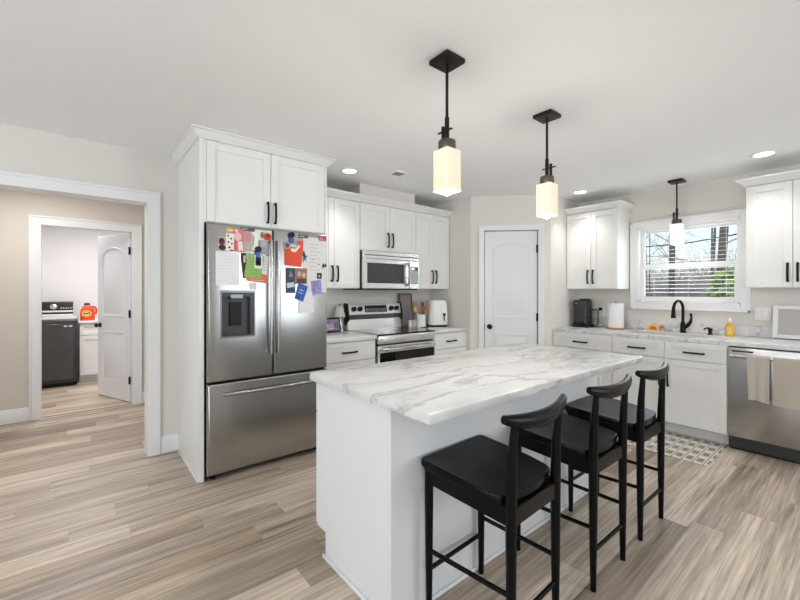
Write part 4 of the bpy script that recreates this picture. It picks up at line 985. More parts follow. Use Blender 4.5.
# ------------------------------------------------------------------ bar stools
def leg_mesh(x, y0, z0, z1, r0, r1, ytop=None):
    yt = y0 if ytop is None else ytop
    return MB().tube([(x, y0, z0), (x, y0 + (yt - y0) * .3, z0 + (z1 - z0) * .3), (x, y0 + (yt - y0) * .7, z0 + (z1 - z0) * .7), (x, yt, z1)], [r0, r0 + (r1 - r0) * .6, r1, r1 * .95], 12)
def make_stool(label):
    t = thing('bar_stool', label, 'bar stool', (0, 0, 0), 0, 'black bar stools at the island')
    hw, fw, fy = 0.160, 0.178, 0.375                           # half distance of back and front legs; front legs lie at +y
    for s in (-1, 1):
        MB().tube([(s * hw, 0.0, 0), (s * hw, 0, 0.28), (s * hw, 0, 0.60), (s * hw, -0.004, 0.75), (s * hw, -0.014, 0.886)], [0.0125, 0.0175, 0.0205, 0.0175, 0.0125], 12).build('back_leg', [BWOOD], t)
        MB().tube([(s * fw, fy, 0), (s * fw, fy, 0.28), (s * fw, fy, 0.50), (s * fw, fy, 0.612)], [0.0125, 0.0165, 0.0185, 0.018], 12).build('front_leg', [BWOOD], t)
        MB().tube([(s * hw, 0.0, 0.278), (s * (hw + fw) / 2, fy / 2, 0.272), (s * fw, fy, 0.266)], 0.0095, 10).build('stretcher', [BWOOD], t)
    MB().tube([(-fw, fy, 0.186), (fw, fy, 0.186)], 0.0095, 10).build('stretcher', [BWOOD], t)
    MB().tube([(-hw, 0, 0.176), (hw, 0, 0.176)], 0.0095, 10).build('stretcher', [BWOOD], t)
    m = MB()
    m.box(-hw, hw, -0.009, 0.011, 0.515, 0.580, bev=0.003).box(-fw, fw, fy - 0.011, fy + 0.009, 0.545, 0.616, bev=0.003)
    for s in (-1, 1):
        m.loft([[(s * q[0] - 0.010, q[1], q[2]), (s * q[0] + 0.010, q[1], q[2]), (s * q[0] + 0.010, q[1], q[3]), (s * q[0] - 0.010, q[1], q[3])] for q in ((hw, 0, 0.520, 0.585), (fw, fy, 0.545, 0.612))])
    m.prism([(-hw + 0.012, 0.012, 0.560), (hw - 0.012, 0.012, 0.560), (fw - 0.012, fy - 0.012, 0.560), (-fw + 0.012, fy - 0.012, 0.560)], (0, 0, 0.032))
    m.build('seat_frame', [BWOOD], t)
    # seat: wide straight front with small corner radii, round back edge between the back posts
    out = []
    def cor(cx, cy, r, a0, a1, n=5):
        return [(cx + r * math.cos(a0 + (a1 - a0) * i / n), cy + r * math.sin(a0 + (a1 - a0) * i / n)) for i in range(n + 1)]
    out += cor(0.188, fy + 0.007, 0.020, 0, PI / 2); out += cor(-0.188, fy + 0.007, 0.020, PI / 2, PI)
    out += [(-0.206, 0.25), (-0.198, 0.13), (-0.186, 0.052), (-0.174, 0.030)]
    for i in range(1, 12):
        f = -1 + 2 * i / 12; out.append((f * 0.164, 0.026 - 0.024 * (1 - f * f)))
    out += [(0.174, 0.030), (0.186, 0.052), (0.198, 0.13), (0.206, 0.25)]
    c = Vector((0, 0.20))
    def sc(k, z): return [(c.x + (x - c.x) * k, c.y + (y - c.y) * k, z - 0.0085 - 0.030 * (1 - min(1.0, (c.y + (y - c.y) * k) / 0.40)) ** 1.2) for x, y in out]
    MB().loft([sc(0.965, 0.612), sc(0.975, 0.622), sc(1.0, 0.628), sc(1.0, 0.646), sc(0.990, 0.653), sc(0.975, 0.6545), sc(0.93, 0.6535), sc(0.7, 0.650), sc(0.4, 0.648), sc(0.1, 0.6475)]).build('seat', [BWOOD], t, ang=28)
    # curved crest rail: deep in the middle, round ends that rise and bend forward
    path = []; rx = []; rz = []
    for i in range(25):
        f = -1 + 2 * i / 24
        path.append((f * 0.216, -0.042 + 0.036 * abs(f) ** 2.0, 0.879 + 0.025 * abs(f) ** 2.2))
        k = 1 - abs(f) ** 2.2
        rx.append(0.0150 + 0.0070 * k); rz.append(0.0165 + 0.0145 * k)
    rx[0] = rx[-1] = 0.0135; rz[0] = rz[-1] = 0.0150
    m = MB(); m.tube(path, rx, 14, ry=rz); m.build('backrest', [BWOOD], t, ang=50)
    return t
st = make_stool('black wooden bar stool nearest the camera at the left end of the island')
st.location = (1.312, 0.806, 0); st.rotation_euler = (0, 0, math.radians(2.5))
again(st, (1.932, 0.800, 0), 'black wooden bar stool in the middle of the three along the island', 0.0)
again(st, (2.492, 0.804, 0), 'black wooden bar stool farthest along the island, beside the floor mat', 0.0)

# ------------------------------------------------------------------ pendants, recessed lights, vent
def make_pendant(label, shade_m, glow):
    t = thing('pendant_lamp', label, 'pendant lamp', (0, 0, H), 0, 'dark metal pendant lamps with square glass shades')
    MB().box(-0.064, 0.064, -0.064, 0.064, -0.024, -0.0005, bev=0.004).build('canopy', [BRONZE], t)
    m = MB().tube([(0, 0, -0.02), (0, 0, -0.30)], 0.0075, 10).tube([(0, 0, -0.285), (0, 0, -0.405)], 0.0115, 10)
    m.build('rod', [BRONZE], t)
    MB().tube([(0.0, 0.026, -0.322), (0, 0.026, -0.405)], 0.009, 10).build('side_post', [BRONZE], t)
    MB().tube([(0, 0.058, -0.346), (0, -0.030, -0.346)], [0.009, 0.009], 8, ry=0.0035).build('crossbar', [BRONZE], t)
    MB().lathe([(0.001, -0.397), (0.040, -0.399), (0.043, -0.405), (0.043, -0.440), (0.040, -0.446), (0.001, -0.446)], n=24).build('cap', [mat('bronze_band', rgb(96, 88, 78), 0.4, 0.5)], t)
    a = 0.049
    def sq(i, z, r=0.006):
        pts = []
        for cx, cy, a0 in ((a - i - r, a - i - r, 0), (-a + i + r, a - i - r, PI / 2), (-a + i + r, -a + i + r, PI), (a - i - r, -a + i + r, 1.5 * PI)):
            for k in range(4): pts.append((cx + r * math.cos(a0 + PI / 2 * k / 3), cy + r * math.sin(a0 + PI / 2 * k / 3), z))
        return pts
    m = MB().loft([sq(0.012, -0.4462), sq(0.0, -0.449), sq(0, -0.648), sq(0.004, -0.648), sq(0.004, -0.640)], caps=False)
    m.build('shade', [shade_m], t)
    MB().lathe([(0.001, -0.470), (0.016, -0.475), (0.024, -0.56), (0.026, -0.61), (0.020, -0.660), (0.001, -0.668)], n=16).build('bulb', [glow], t)
    d = bpy.data.lights.new('pendant_bulb', 'POINT'); d.energy = 9.0; d.shadow_soft_size = 0.05; d.color = (1, 0.95, 0.87)
    o = bpy.data.objects.new('pendant_bulb', d); o.location = (0, 0, -0.70); o.parent = t; C.objects.link(o)
    return t
p1 = make_pendant('lit pendant lamp nearest the camera above the left part of the island', SHADE, BULB); p1.location = (1.393, 1.334, H)
again(p1, (2.321, 1.340, H), 'lit pendant lamp above the right part of the island', PI)
p3 = again(p1, (4.700, 1.285, H), 'white lit pendant lamp hanging in front of the kitchen window')
for ch in p3.children:
    if ch.name.startswith('shade'):
        ch.data = ch.data.copy(); ch.data.materials[0] = SHADEW
    if ch.type == 'LIGHT':
        ch.data = ch.data.copy(); ch.data.energy = 2.6

def make_recessed(label):
    t = thing('recessed_light', label, 'ceiling light', (0, 0, H), 0, 'round recessed ceiling lights')
    MB().lathe([(0.062, -0.001), (0.064, -0.006), (0.085, -0.004), (0.088, -0.0005)], n=32).build('trim_ring', [TRIM], t)
    MB().lathe([(0.001, -0.0045), (0.062, -0.0045), (0.0625, -0.0008)], n=32).build('lens', [LAMPW], t)
    d = bpy.data.lights.new('recessed_beam', 'SPOT'); d.energy = 21; d.spot_size = math.radians(100); d.spot_blend = 1.0; d.shadow_soft_size = 0.06; d.color = (1, 0.97, 0.93)
    o = bpy.data.objects.new('recessed_beam', d); o.location = (0, 0, -0.02); o.parent = t; C.objects.link(o)
    return t
r1 = make_recessed('recessed ceiling light near the refrigerator and the range cabinets'); r1.location = (1.957, 3.13, H)
again(r1, (4.395, 2.130, H), 'recessed ceiling light in front of the pantry door and corner cabinet')
again(r1, (4.355, 0.586, H), 'recessed ceiling light above the cabinet right of the window')
again(r1, (1.90, -0.25, H), 'added unseen recessed ceiling light behind the camera, right of the island')  # extra fixture out of view, added to the lighting
again(r1, (-0.60, 1.60, H), 'added unseen recessed ceiling light left of the camera near the wide opening')  # likewise an added lamp outside the frame
v = thing('ceiling_vent', 'small square white vent grille in the ceiling above the range', 'vent', (2.352, 2.895, H - 0.012))
MB().box(-0.065, 0.065, -0.065, -0.05, 0, 0.0115).box(-0.065, 0.065, 0.05, 0.065, 0, 0.0115).box(-0.065, -0.05, -0.05, 0.05, 0, 0.0115).box(0.05, 0.065, -0.05, 0.05, 0, 0.0115).build('frame', [TRIM], v)
m = MB()
for k in range(6): m.box(-0.05, 0.05, -0.045 + k * 0.0165, -0.037 + k * 0.0165, 0.002, 0.010)
m.build('slats', [mat('vent_grey', rgb(150, 150, 150), 0.6)], v)

# ------------------------------------------------------------------ things on the range-wall worktops
f = thing('picture_frame', 'small black framed purple photo standing beside the refrigerator', 'picture frame', (2.055, 3.61, CT1 + 0.002), math.radians(8))
FRB = math.radians(-12)
m = MB(); m.box(-0.105, 0.105, -0.007, 0.007, 0, 0.016, bev=0.002).box(-0.105, 0.105, -0.007, 0.007, 0.134, 0.150, bev=0.002).box(-0.105, -0.089, -0.007, 0.007, 0.016, 0.134).box(0.089, 0.105, -0.007, 0.007, 0.016, 0.134)
m.xform(Matrix.Rotation(FRB, 4, 'X')); m.build('frame', [BPLAS], f)
m = MB().box(-0.089, 0.089, -0.002, 0.004, 0.016, 0.134, 0)
for q in ((-0.07, 0.01, 0.05, 0.08, 1), (0.02, 0.08, 0.03, 0.11, 2), (-0.08, -0.02, 0.09, 0.125, 2), (-0.05, 0.03, 0.03, 0.045, 3)): m.box(q[0], q[1], -0.003, -0.002, q[2], q[3], q[4])
m.xform(Matrix.Rotation(FRB, 4, 'X')); m.build('photo', [mat('photo_violet', rgb(160, 150, 172), 0.4), mat('photo_pink', rgb(206, 160, 196), 0.4), mat('photo_grey', rgb(120, 116, 126), 0.4), mat('photo_pale', rgb(222, 212, 224), 0.4)], f)
MB().prism([(-0.02, 0.010, 0.012), (0.02, 0.010, 0.012), (0.02, 0.022, 0.09), (-0.02, 0.022, 0.09)], (0, 0.004, 0)).prism([(-0.02, 0.026, 0.09), (0.02, 0.026, 0.09), (0.02, 0.07, 0.0), (-0.02, 0.07, 0.0)], (0, 0.004, 0)).build('easel_leg', [BPLAS], f)
l = thing('table_lamp', 'small white lamp with a cone shade left of the range', 'lamp', (2.165, 3.665, CT1))
MB().lathe([(0.045, 0.0), (0.045, 0.012), (0.030, 0.03), (0.036, 0.08), (0.020, 0.13), (0.010, 0.15), (0.010, 0.20)], n=20).build('base', [WCER], l)
MB().lathe([(0.062, 0.155), (0.064, 0.158), (0.036, 0.265), (0.033, 0.266), (0.032, 0.262), (0.059, 0.158)], n=24).build('lamp_shade', [mat('linen_shade', rgb(222, 219, 212), 0.9)], l)
MB().lathe([(0.003, 0.20), (0.003, 0.280), (0.008, 0.288), (0.001, 0.298)], n=10).build('finial', [DGREY], l)
b = thing('framed_board', 'tall grey board with antique gold edges leaning on the wall right of the range', 'framed board', (3.130, 3.655, CT1 + 0.0025))
TB = math.radians(-9)
m = MB().box(-0.105, -0.085, -0.012, 0.012, 0, 0.405, bev=0.003).box(0.085, 0.105, -0.012, 0.012, 0, 0.405, bev=0.003).box(-0.085, 0.085, -0.012, 0.012, 0, 0.018).box(-0.085, 0.085, -0.012, 0.012, 0.387, 0.405)
m.xform(Matrix.Rotation(TB, 4, 'X')); m.build('frame', [GOLD], b)
m = MB().box(-0.085, 0.085, -0.004, 0.008, 0.018, 0.387); m.xform(Matrix.Rotation(TB, 4, 'X')); m.build('panel', [mat('grey_canvas', rgb(150, 146, 146), 0.8, var=0.15, vscale=40)], b)
for lab, sx in (('white shaker on the left in front of the grey board', 3.085), ('white shaker on the right in front of the grey board', 3.150)):
    s = thing('shaker', lab, 'shaker', (sx, 3.560, CT1), 0, 'white shakers by the range')
    MB().lathe([(0.024, 0), (0.025, 0.004), (0.024, 0.060), (0.021, 0.068)], n=18).build('jar', [WCER], s)
    MB().lathe([(0.022, 0.068), (0.022, 0.080), (0.014, 0.086), (0.001, 0.087)], n=18).build('lid', [WPLAS], s)
c = thing('utensil_crock', 'white crock standing between the grey board and the white air fryer', 'crock', (3.170, 3.465, CT1))
MB().lathe([(0.054, 0.0), (0.058, 0.004), (0.058, 0.150), (0.055, 0.153), (0.052, 0.150), (0.052, 0.012), (0.001, 0.010)], n=28).build('pot', [WCER], c)
rnd = random.Random(11)
for i, (kind, dx, dy, lean, lab) in enumerate((('spoon', -0.022, -0.01, (-0.070, 0.00), 'pale wooden spoon leaning farthest left in the white crock'), ('spatula', -0.004, 0.015, (-0.040, 0.03), 'tall wooden spatula standing at the back of the white crock'), ('spoon', 0.012, -0.018, (-0.012, -0.03), 'darker wooden spoon in the middle of the white crock'), ('spatula', 0.026, 0.006, (0.030, 0.03), 'brown wooden spatula at the right in the white crock'), ('spoon', 0.004, 0.0, (0.068, -0.02), 'orange wooden spoon leaning right in the white crock'))):
    t = thing('wooden_' + kind, lab, kind, (3.170 + dx, 3.465 + dy, CT1 + 0.012), 0, 'wooden utensils in the crock')
    mm = [mat('pale_wood', rgb(206, 172, 120), 0.55, var=0.15), WOOD, mat('teak_wood', rgb(150, 94, 48), 0.5, var=0.15), WOODB, mat('orange_wood', rgb(190, 120, 62), 0.5, var=0.15)][i]
    d = Vector((lean[0], lean[1], (0.19, 0.235, 0.20, 0.225, 0.195)[i])); e = d * 0.93
    MB().tube([(0, 0, 0.002), d * 0.5, e], [0.0055, 0.005, 0.005], 8).build('handle', [mm], t)
    if kind == 'spoon': MB().tube([e, e + d * 0.06, e + d * 0.16, e + d * 0.25, e + d * 0.29], [0.006, 0.026, 0.034, 0.025, 0.004], 12, ry=[0.004, 0.006, 0.007, 0.006, 0.003], up=(0, 1, 0)).build('bowl', [mm], t)
    else: MB().tube([e, e + d * 0.05, e + d * 0.30, e + d * 0.33], [0.006, 0.026, 0.031, 0.026], 12, ry=[0.004, 0.004, 0.003, 0.002], up=(0, 1, 0)).build('blade', [mm], t)
tag(MB().lathe([(0.001, 0.0), (0.040, 0.0), (0.050, 0.010), (0.048, 0.012), (0.036, 0.006), (0.001, 0.005)], c=(3.150, 3.375, CT1), n=24).build('spoon_rest', [WOODB]), 'small brown wooden spoon rest in front of the white crock', 'spoon rest')
a = thing('air_fryer', 'rounded white air fryer with a black base on the worktop by the pantry wall', 'air fryer', (3.415, 3.450, CT1))
def rsq(h, r, z, n=6):
    pts = []
    for cx, cy, a0 in ((h - r, h - r, 0), (-h + r, h - r, PI / 2), (-h + r, -h + r, PI), (h - r, -h + r, 1.5 * PI)):
        for k in range(n): pts.append((cx + r * math.cos(a0 + PI / 2 * k / (n - 1)), cy + r * math.sin(a0 + PI / 2 * k / (n - 1)), z))
    return pts
RZ = Matrix.Rotation(math.radians(-24), 4, 'Z')
MB().loft([rsq(0.108, 0.06, 0.0), rsq(0.112, 0.06, 0.004), rsq(0.114, 0.06, 0.024)]).xform(RZ).build('base', [BPLAS], a)
MB().loft([rsq(0.118, 0.062, 0.024), rsq(0.121, 0.062, 0.032), rsq(0.116, 0.060, 0.18), rsq(0.108, 0.056, 0.295), rsq(0.100, 0.052, 0.318), rsq(0.080, 0.045, 0.328)]).xform(RZ).build('body', [WPLAS], a)
m = MB().prism([(0.015, -0.1245, 0.10), (0.090, -0.1225, 0.10), (0.084, -0.117, 0.275), (0.015, -0.119, 0.275)], (0, 0.016, 0)); m.xform(RZ); m.build('drawer_front', [mat('white_gloss', rgb(232, 231, 228), 0.25)], a)
m = MB().tube([(0.052, -0.118, 0.150), (0.052, -0.140, 0.150)], 0.017, 16).box(0.048, 0.056, -0.138, -0.112, 0.075, 0.15); m.xform(RZ); m.build('knob', [BPLAS], a)

# ------------------------------------------------------------------ things on the sink worktop
k = thing('coffee_machine', 'dark grey capsule coffee machine in the corner by the pantry wall', 'coffee machine', (4.735, 2.262, CT1), R90)
MB().loft([[(x * s, y * s2 + o, z) for x, y in ((-0.085, -0.10), (0.085, -0.10), (0.085, 0.10), (-0.085, 0.10))] for s, s2, o, z in ((1.0, 1.0, 0, 0.0), (1.0, 1.0, 0, 0.03))]).build('base', [BPLAS], k)
MB().box(-0.078, 0.072, -0.075, 0.095, 0.03, 0.325, bev=0.014, seg=3).build('body', [mat('graphite_plastic', rgb(58, 59, 60), 0.4)], k)
MB().box(-0.070, 0.064, -0.105, -0.075, 0.255, 0.315, bev=0.01, seg=2).tube([(-0.003, -0.09, 0.255), (-0.003, -0.09, 0.235)], 0.018, 14).build('brew_head', [mat('graphite_plastic', rgb(58, 59, 60), 0.4)], k)
MB().tube([(-0.035, -0.106, 0.285), (-0.020, -0.106, 0.285)], 0.007, 10).build('button', [CHROME], k)
MB().box(-0.060, 0.054, -0.125, -0.075, 0.030, 0.060, bev=0.006).build('drip_tray', [BPLAS], k)
MB().box(-0.050, 0.060, 0.015, 0.085, 0.325, 0.340, bev=0.008, seg=2).build('lid', [BPLAS], k)
MB().tube([(-0.080, -0.04, 0.085), (-0.097, -0.04, 0.085)], 0.018, 14).build('knob', [CHROME], k)
g = thing('water_jug', 'clear jug with a dark lid and handle right of the coffee machine', 'jug', (4.765, 2.140, CT1), R90)
MB().lathe([(0.034, 0.002), (0.037, 0.006), (0.040, 0.205), (0.038, 0.205), (0.035, 0.010), (0.001, 0.008)], n=24).build('jar', [JARG], g)
MB().lathe([(0.001, 0.205), (0.042, 0.205), (0.043, 0.213), (0.020, 0.218), (0.001, 0.218)], n=24).build('lid', [DGREY], g)
MB().tube([(-0.034, -0.02, 0.11), (-0.062, -0.035, 0.108), (-0.066, -0.038, 0.085), (-0.062, -0.035, 0.060), (-0.034, -0.02, 0.058)], 0.008, 8).build('handle', [BPLAS], g)
o_ = thing('wall_outlet', 'white wall outlet plate above the worktop between the clear jug and paper towels', 'outlet', (XS - 0.001, 2.128, 1.045), R90, 'white wall plates over the sink worktop')
MB().box(-0.036, 0.036, -0.006, 0, 0, 0.115, bev=0.003).build('plate', [WPLAS], o_)
for zz in (0.030, 0.085):
    MB().box(-0.017, 0.017, -0.009, -0.006, zz - 0.014, zz + 0.014, bev=0.003).build('socket', [WCER], o_)
pg = thing('power_cord', 'black plug and cord hanging from the outlet beside the paper towels', 'cord', (4.938, 2.128, CT1))
MB().box(4.905, 4.941, 2.118, 2.152, 1.113, 1.148, bev=0.006).build('plug', [BPLAS], pg, True)
MB().tube([(4.905, 2.128, 1.130), (4.885, 2.138, 1.115), (4.880, 2.150, 1.05), (4.885, 2.140, 0.98), (4.880, 2.155, 0.925), (4.860, 2.185, 0.919), (4.835, 2.230, 0.919)], 0.0045, 8).build('cable', [BPLAS], pg, True)
t = thing('paper_towel_holder', 'wooden paper towel stand on the worktop left of the sink', 'paper towel holder', (4.735, 1.885, CT1))
MB().lathe([(0.098, 0.0), (0.100, 0.004), (0.100, 0.014), (0.096, 0.017), (0.001, 0.017)], n=32).build('base', [WOOD], t)
MB().lathe([(0.008, 0.017), (0.008, 0.300), (0.014, 0.304), (0.013, 0.316), (0.001, 0.320)], n=14).build('post', [mat('grey_knob', rgb(150, 148, 144), 0.4, 0.5)], t)
tag(MB().lathe([(0.022, 0.0175), (0.082, 0.0175), (0.083, 0.020), (0.083, 0.292), (0.082, 0.295), (0.022, 0.295), (0.021, 0.292), (0.021, 0.020), (0.022, 0.0175)], c=(4.735, 1.885, CT1), n=36).build('paper_towel_roll', [PAPER]), 'full white paper towel roll on the wooden stand', 'paper towel')
# sponge caddy in the shape of an arch
s = thing('sponge_holder', 'yellow and orange arched sponge holder behind the left end of the sink', 'sponge holder', (4.800, 1.530, CT1))
YEL = mat('amber_plastic', rgb(236, 186, 92), 0.4); ORG = mat('orange_sponge', rgb(206, 116, 40), 0.8, bump=0.5, bscale=200)
def arc(r0, r1, n=14): return [(0, r1 * math.cos(PI * i / n), r1 * math.sin(PI * i / n)) for i in range(n + 1)] + [(0, r0 * math.cos(PI - PI * i / n), r0 * math.sin(PI - PI * i / n)) for i in range(n + 1)]
RZ = Matrix.Translation((0, 0, 0.0155)) @ Matrix.Rotation(math.radians(18), 4, 'Z') @ Matrix.Scale(0.86, 4)
MB().prism([(x - 0.02, y, z) for x, y, z in arc(0.044, 0.066)], (0.04, 0, 0)).box(-0.03, 0.03, -0.078, 0.078, -0.018, 0.0, bev=0.004).xform(RZ).build('holder', [YEL], s)
MB().prism([(-0.016, 0.041 * math.cos(PI * i / 14), 0.0005 + 0.041 * math.sin(PI * i / 14)) for i in range(15)], (0.032, 0, 0)).xform(RZ).build('sponge', [ORG], s)
MB().tube([(0, 0, 0.066), (0, 0, 0.088)], [0.010, 0.006], 10).xform(RZ).build('top_knob', [YEL], s)
b = thing('scrub_brush', 'small wooden scrub brush standing right of the sponge holder', 'brush', (4.845, 1.462, CT1))
MB().lathe([(0.022, 0.030), (0.024, 0.034), (0.022, 0.044), (0.010, 0.050), (0.012, 0.062), (0.001, 0.068)], n=16).build('handle', [WOOD], b)
MB().lathe([(0.019, 0.0), (0.022, 0.030), (0.001, 0.030)], n=16).build('bristles', [mat('bristle', rgb(206, 190, 160), 0.9)], b)
d = thing('dish_soap_bottle', 'clear bottle of yellow dish soap with a white cap on the worktop', 'soap bottle', (4.745, 0.875, CT1))
MB().loft([[(x * s, y * s2, z) for x, y in ((0.022 * math.cos(2 * PI * i / 18), 0.036 * math.sin(2 * PI * i / 18)) for i in range(18))] for s, s2, z in ((0.9, 0.9, 0.0), (1, 1, 0.006), (1.0, 1.0, 0.09), (0.85, 0.85, 0.115), (0.45, 0.35, 0.132), (0.4, 0.3, 0.14))]).build('bottle', [mat('yellow_soap', rgb(214, 166, 46), 0.2, coat=0.5)], d)
MB().lathe([(0.013, 0.139), (0.014, 0.142), (0.012, 0.168), (0.006, 0.172), (0.005, 0.180), (0.001, 0.181)], n=16).build('cap', [WPLAS], d)
MB().box(-0.0235, -0.0225, -0.016, 0.016, 0.02, 0.095).build('label', [mat('soap_label', rgb(228, 196, 110), 0.5)], d)
o_ = thing('wall_outlet', 'white double switch plate on the wall between the window and the white frame', 'outlet', (XS - 0.001, 0.670, 1.075), R90, 'white wall plates over the sink worktop')
MB().box(-0.058, 0.058, -0.006, 0, 0, 0.118, bev=0.003).build('plate', [WPLAS], o_)
for xx in (-0.026, 0.026):
    MB().box(xx - 0.016, xx + 0.016, -0.010, -0.006, 0.026, 0.092, bev=0.002).build('switch', [WCER], o_)
f = thing('picture_frame', 'wide white framed pale print leaning on the wall right of the window', 'picture frame', (4.855, 0.360, CT1 + 0.005), R90)
LR = math.radians(-13)
m = MB(); W2, HH = 0.235, 0.298
m.box(-W2, -W2 + 0.034, -0.016, 0.016, 0, HH, bev=0.003).box(W2 - 0.034, W2, -0.016, 0.016, 0, HH, bev=0.003).box(-W2 + 0.034, W2 - 0.034, -0.016, 0.016, 0, 0.034, bev=0.003).box(-W2 + 0.034, W2 - 0.034, -0.016, 0.016, HH - 0.034, HH, bev=0.003)
m.xform(Matrix.Rotation(LR, 4, 'X')); m.build('frame', [TRIM], f)
m = MB().box(-W2 + 0.032, W2 - 0.032, 0.0, 0.010, 0.032, HH - 0.032, 0)
rnd = random.Random(21)
for i in range(9):
    a = 2 * PI * i / 9; c_ = Vector((0.02, 0, 0.115))
    m.loft([[c_ + Vector((0.018 * math.cos(a) + 0.052 * math.cos(a) * (1 + math.cos(q)) / 2 - 0.016 * math.sin(a) * math.sin(q), -y, 0.012 * math.sin(a) + 0.040 * math.sin(a) * (1 + math.cos(q)) / 2 + 0.014 * math.cos(a) * math.sin(q))) for q in [2 * PI * j / 10 for j in range(10)]] for y in (0.0, 0.0008)], 1)
m.loft([[(0.02 + 0.012 * math.cos(q), -y, 0.115 + 0.010 * math.sin(q)) for q in [2 * PI * j / 10 for j in range(10)]] for y in (0.0, 0.0016)], 2)
m.xform(Matrix.Rotation(LR, 4, 'X')); m.build('print', [mat('print_grey', rgb(186, 180, 176), 0.4), mat('print_blush', rgb(200, 180, 176), 0.4), mat('print_heart', rgb(150, 136, 132), 0.4)], f)

# floor mat
tag(MB().box(3.70, 4.362, 0.815, 1.83, 0.0, 0.009, bev=0.004).build('floor_mat', [MATM]), 'beige checked woven floor mat in front of the sink cabinets', 'mat')

# ------------------------------------------------------------------ laundry
ws = thing('washing_machine', 'dark charcoal top-load washing machine seen through the laundry doorway', 'washer', (-0.36, 7.66, 0))
WX0, WX1, WY = -0.710, -0.020, 7.28
WG = mat('washer_charcoal', rgb(66, 65, 66), 0.28, 0.35)
MB().box(WX0, WX1, WY, 7.985, 0.05, 0.945, bev=0.018, seg=3).build('body', [WG], ws, True)
MB().box(WX0 + 0.03, WX1 - 0.04, WY - 0.004, WY + 0.01, 0.10, 0.885, bev=0.003).build('front_panel', [mat('washer_front', rgb(84, 82, 82), 0.22, 0.4)], ws, True)
MB().box(WX0 + 0.005, WX1 - 0.005, WY + 0.01, 7.98, 0.015, 0.052).build('plinth', [BPLAS], ws, True)
for fx in (WX0 + 0.06, WX1 - 0.06):
    for fy in (WY + 0.06, 7.92): MB().lathe([(0.02, 0), (0.02, 0.016)], c=(fx, fy, 0), n=12).build('foot', [BPLAS], ws, True)
MB().box(WX0 + 0.012, WX1 - 0.012, WY + 0.004, 7.80, 0.9455, 0.975, bev=0.008, seg=2).build('lid', [mat('washer_silver', rgb(214, 214, 214), 0.3, 0.3)], ws, True)
MB().prism([(WX0 + 0.005, 7.985, 0.946), (WX0 + 0.005, 7.80, 0.976), (WX0 + 0.005, 7.86, 1.17), (WX0 + 0.005, 7.985, 1.19)], (WX1 - WX0 - 0.06, 0, 0)).build('console', [BPLAS], ws, True)
m = MB().prism([(WX0 + 0.005, 7.797, 0.977), (WX0 + 0.005, 7.806, 1.005), (WX0 + 0.005, 7.812, 1.005), (WX0 + 0.005, 7.803, 0.977)], (WX1 - WX0 - 0.06, 0, 0)).prism([(WX0 + 0.005, 7.815, 1.035), (WX0 + 0.005, 7.822, 1.060), (WX0 + 0.005, 7.828, 1.060), (WX0 + 0.005, 7.821, 1.035)], (WX1 - WX0 - 0.06, 0, 0))
m.build('console_trim', [mat('washer_silver', rgb(214, 214, 214), 0.3, 0.3)], ws, True)
kk = MB().lathe([(0.042, 0), (0.042, 0.02), (0.030, 0.026), (0.001, 0.027)], n=24); kk.xform(Matrix.Translation((-0.30, 7.838, 1.112)) @ Matrix.Rotation(math.radians(73), 4, 'X')); kk.build('dial', [CHROME], ws, True)
m = MB()
for i in range(6): m.box(-0.22 + i * 0.028, -0.205 + i * 0.028, 7.826, 7.836, 1.09, 1.10)
for i in range(2): m.box(WX1 - 0.15 + i * 0.055, WX1 - 0.115 + i * 0.055, WY - 0.006, WY - 0.003, 0.845, 0.862)
m.build('indicator', [WPLAS], ws, True)
lc = cabinet('laundry_cabinet', 'white laundry base cabinet with a drawer between the washer and the open door', 'cabinet', (0.0, 8.045, 0), 0, 0.80, 0.62, 0.875, [('drawer', 0.004, 0.396, 0.70, 0.866, None), ('door', 0.004, 0.396, 0.11, 0.69, None), ('drawer', 0.404, 0.796, 0.70, 0.866, None), ('door', 0.404, 0.796, 0.11, 0.69, None)], toe=True)
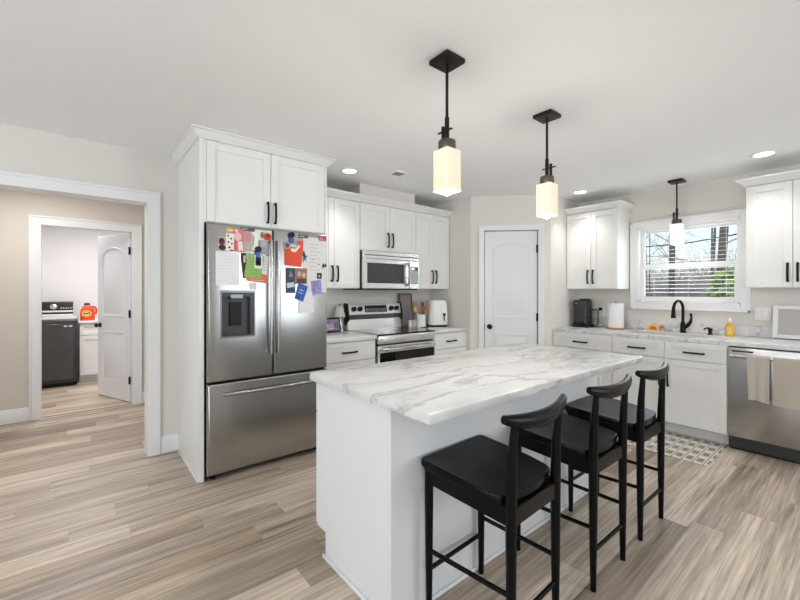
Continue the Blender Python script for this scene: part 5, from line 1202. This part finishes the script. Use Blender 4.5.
tag(MB().box(-0.012, 0.812, 7.385, 8.045, 0.876, 0.912, bev=0.004).build('laundry_countertop', [mat('white_laminate', rgb(236, 230, 230), 0.35)]), 'plain white worktop on the laundry cabinet', 'countertop')
j = thing('detergent_jug', 'orange laundry detergent jug with a round yellow label beside the washer', 'detergent', (0.095, 7.52, 0.9125))
OR = mat('detergent_orange', rgb(222, 84, 36), 0.35)
def jr(sx, sy, z, ox=0): return [(ox + sx * math.copysign(abs(math.cos(2 * PI * i / 24)) ** 0.6, math.cos(2 * PI * i / 24)), sy * math.copysign(abs(math.sin(2 * PI * i / 24)) ** 0.6, math.sin(2 * PI * i / 24)), z) for i in range(24)]
MB().loft([jr(0.082, 0.052, 0.0), jr(0.087, 0.056, 0.008), jr(0.089, 0.057, 0.10), jr(0.082, 0.054, 0.16), jr(0.062, 0.046, 0.205), jr(0.040, 0.036, 0.225)]).build('bottle', [OR], j)
MB().tube([(0.055, 0, 0.212), (0.095, 0, 0.19), (0.108, 0, 0.14), (0.092, 0, 0.09)], [0.014, 0.014, 0.014, 0.016], 10).build('handle', [OR], j)
MB().lathe([(0.034, 0.2255), (0.036, 0.229), (0.032, 0.262), (0.001, 0.264)], c=(-0.005, 0, 0), n=18).build('cap', [mat('cap_blue', rgb(60, 54, 110), 0.4)], j)
m = MB()
for r, y, mi in ((0.058, -0.0585, 0), (0.044, -0.0592, 1), (0.030, -0.0599, 2)):
    m.prism([(-0.010 + r * math.cos(2 * PI * i / 24), y, 0.105 + r * 0.85 * math.sin(2 * PI * i / 24)) for i in range(24)], (0, 0.004, 0), mi)
m.prism([(-0.040, -0.0607, 0.092), (0.020, -0.0607, 0.100), (0.022, -0.0607, 0.122), (-0.038, -0.0607, 0.112)], (0, 0.002, 0), 3)
m.build('label', [mat('label_yellow', rgb(242, 190, 66), 0.5), mat('label_orange', rgb(236, 140, 50), 0.5), mat('label_cream', rgb(244, 226, 176), 0.5), mat('label_blue', rgb(52, 60, 120), 0.5)], j)
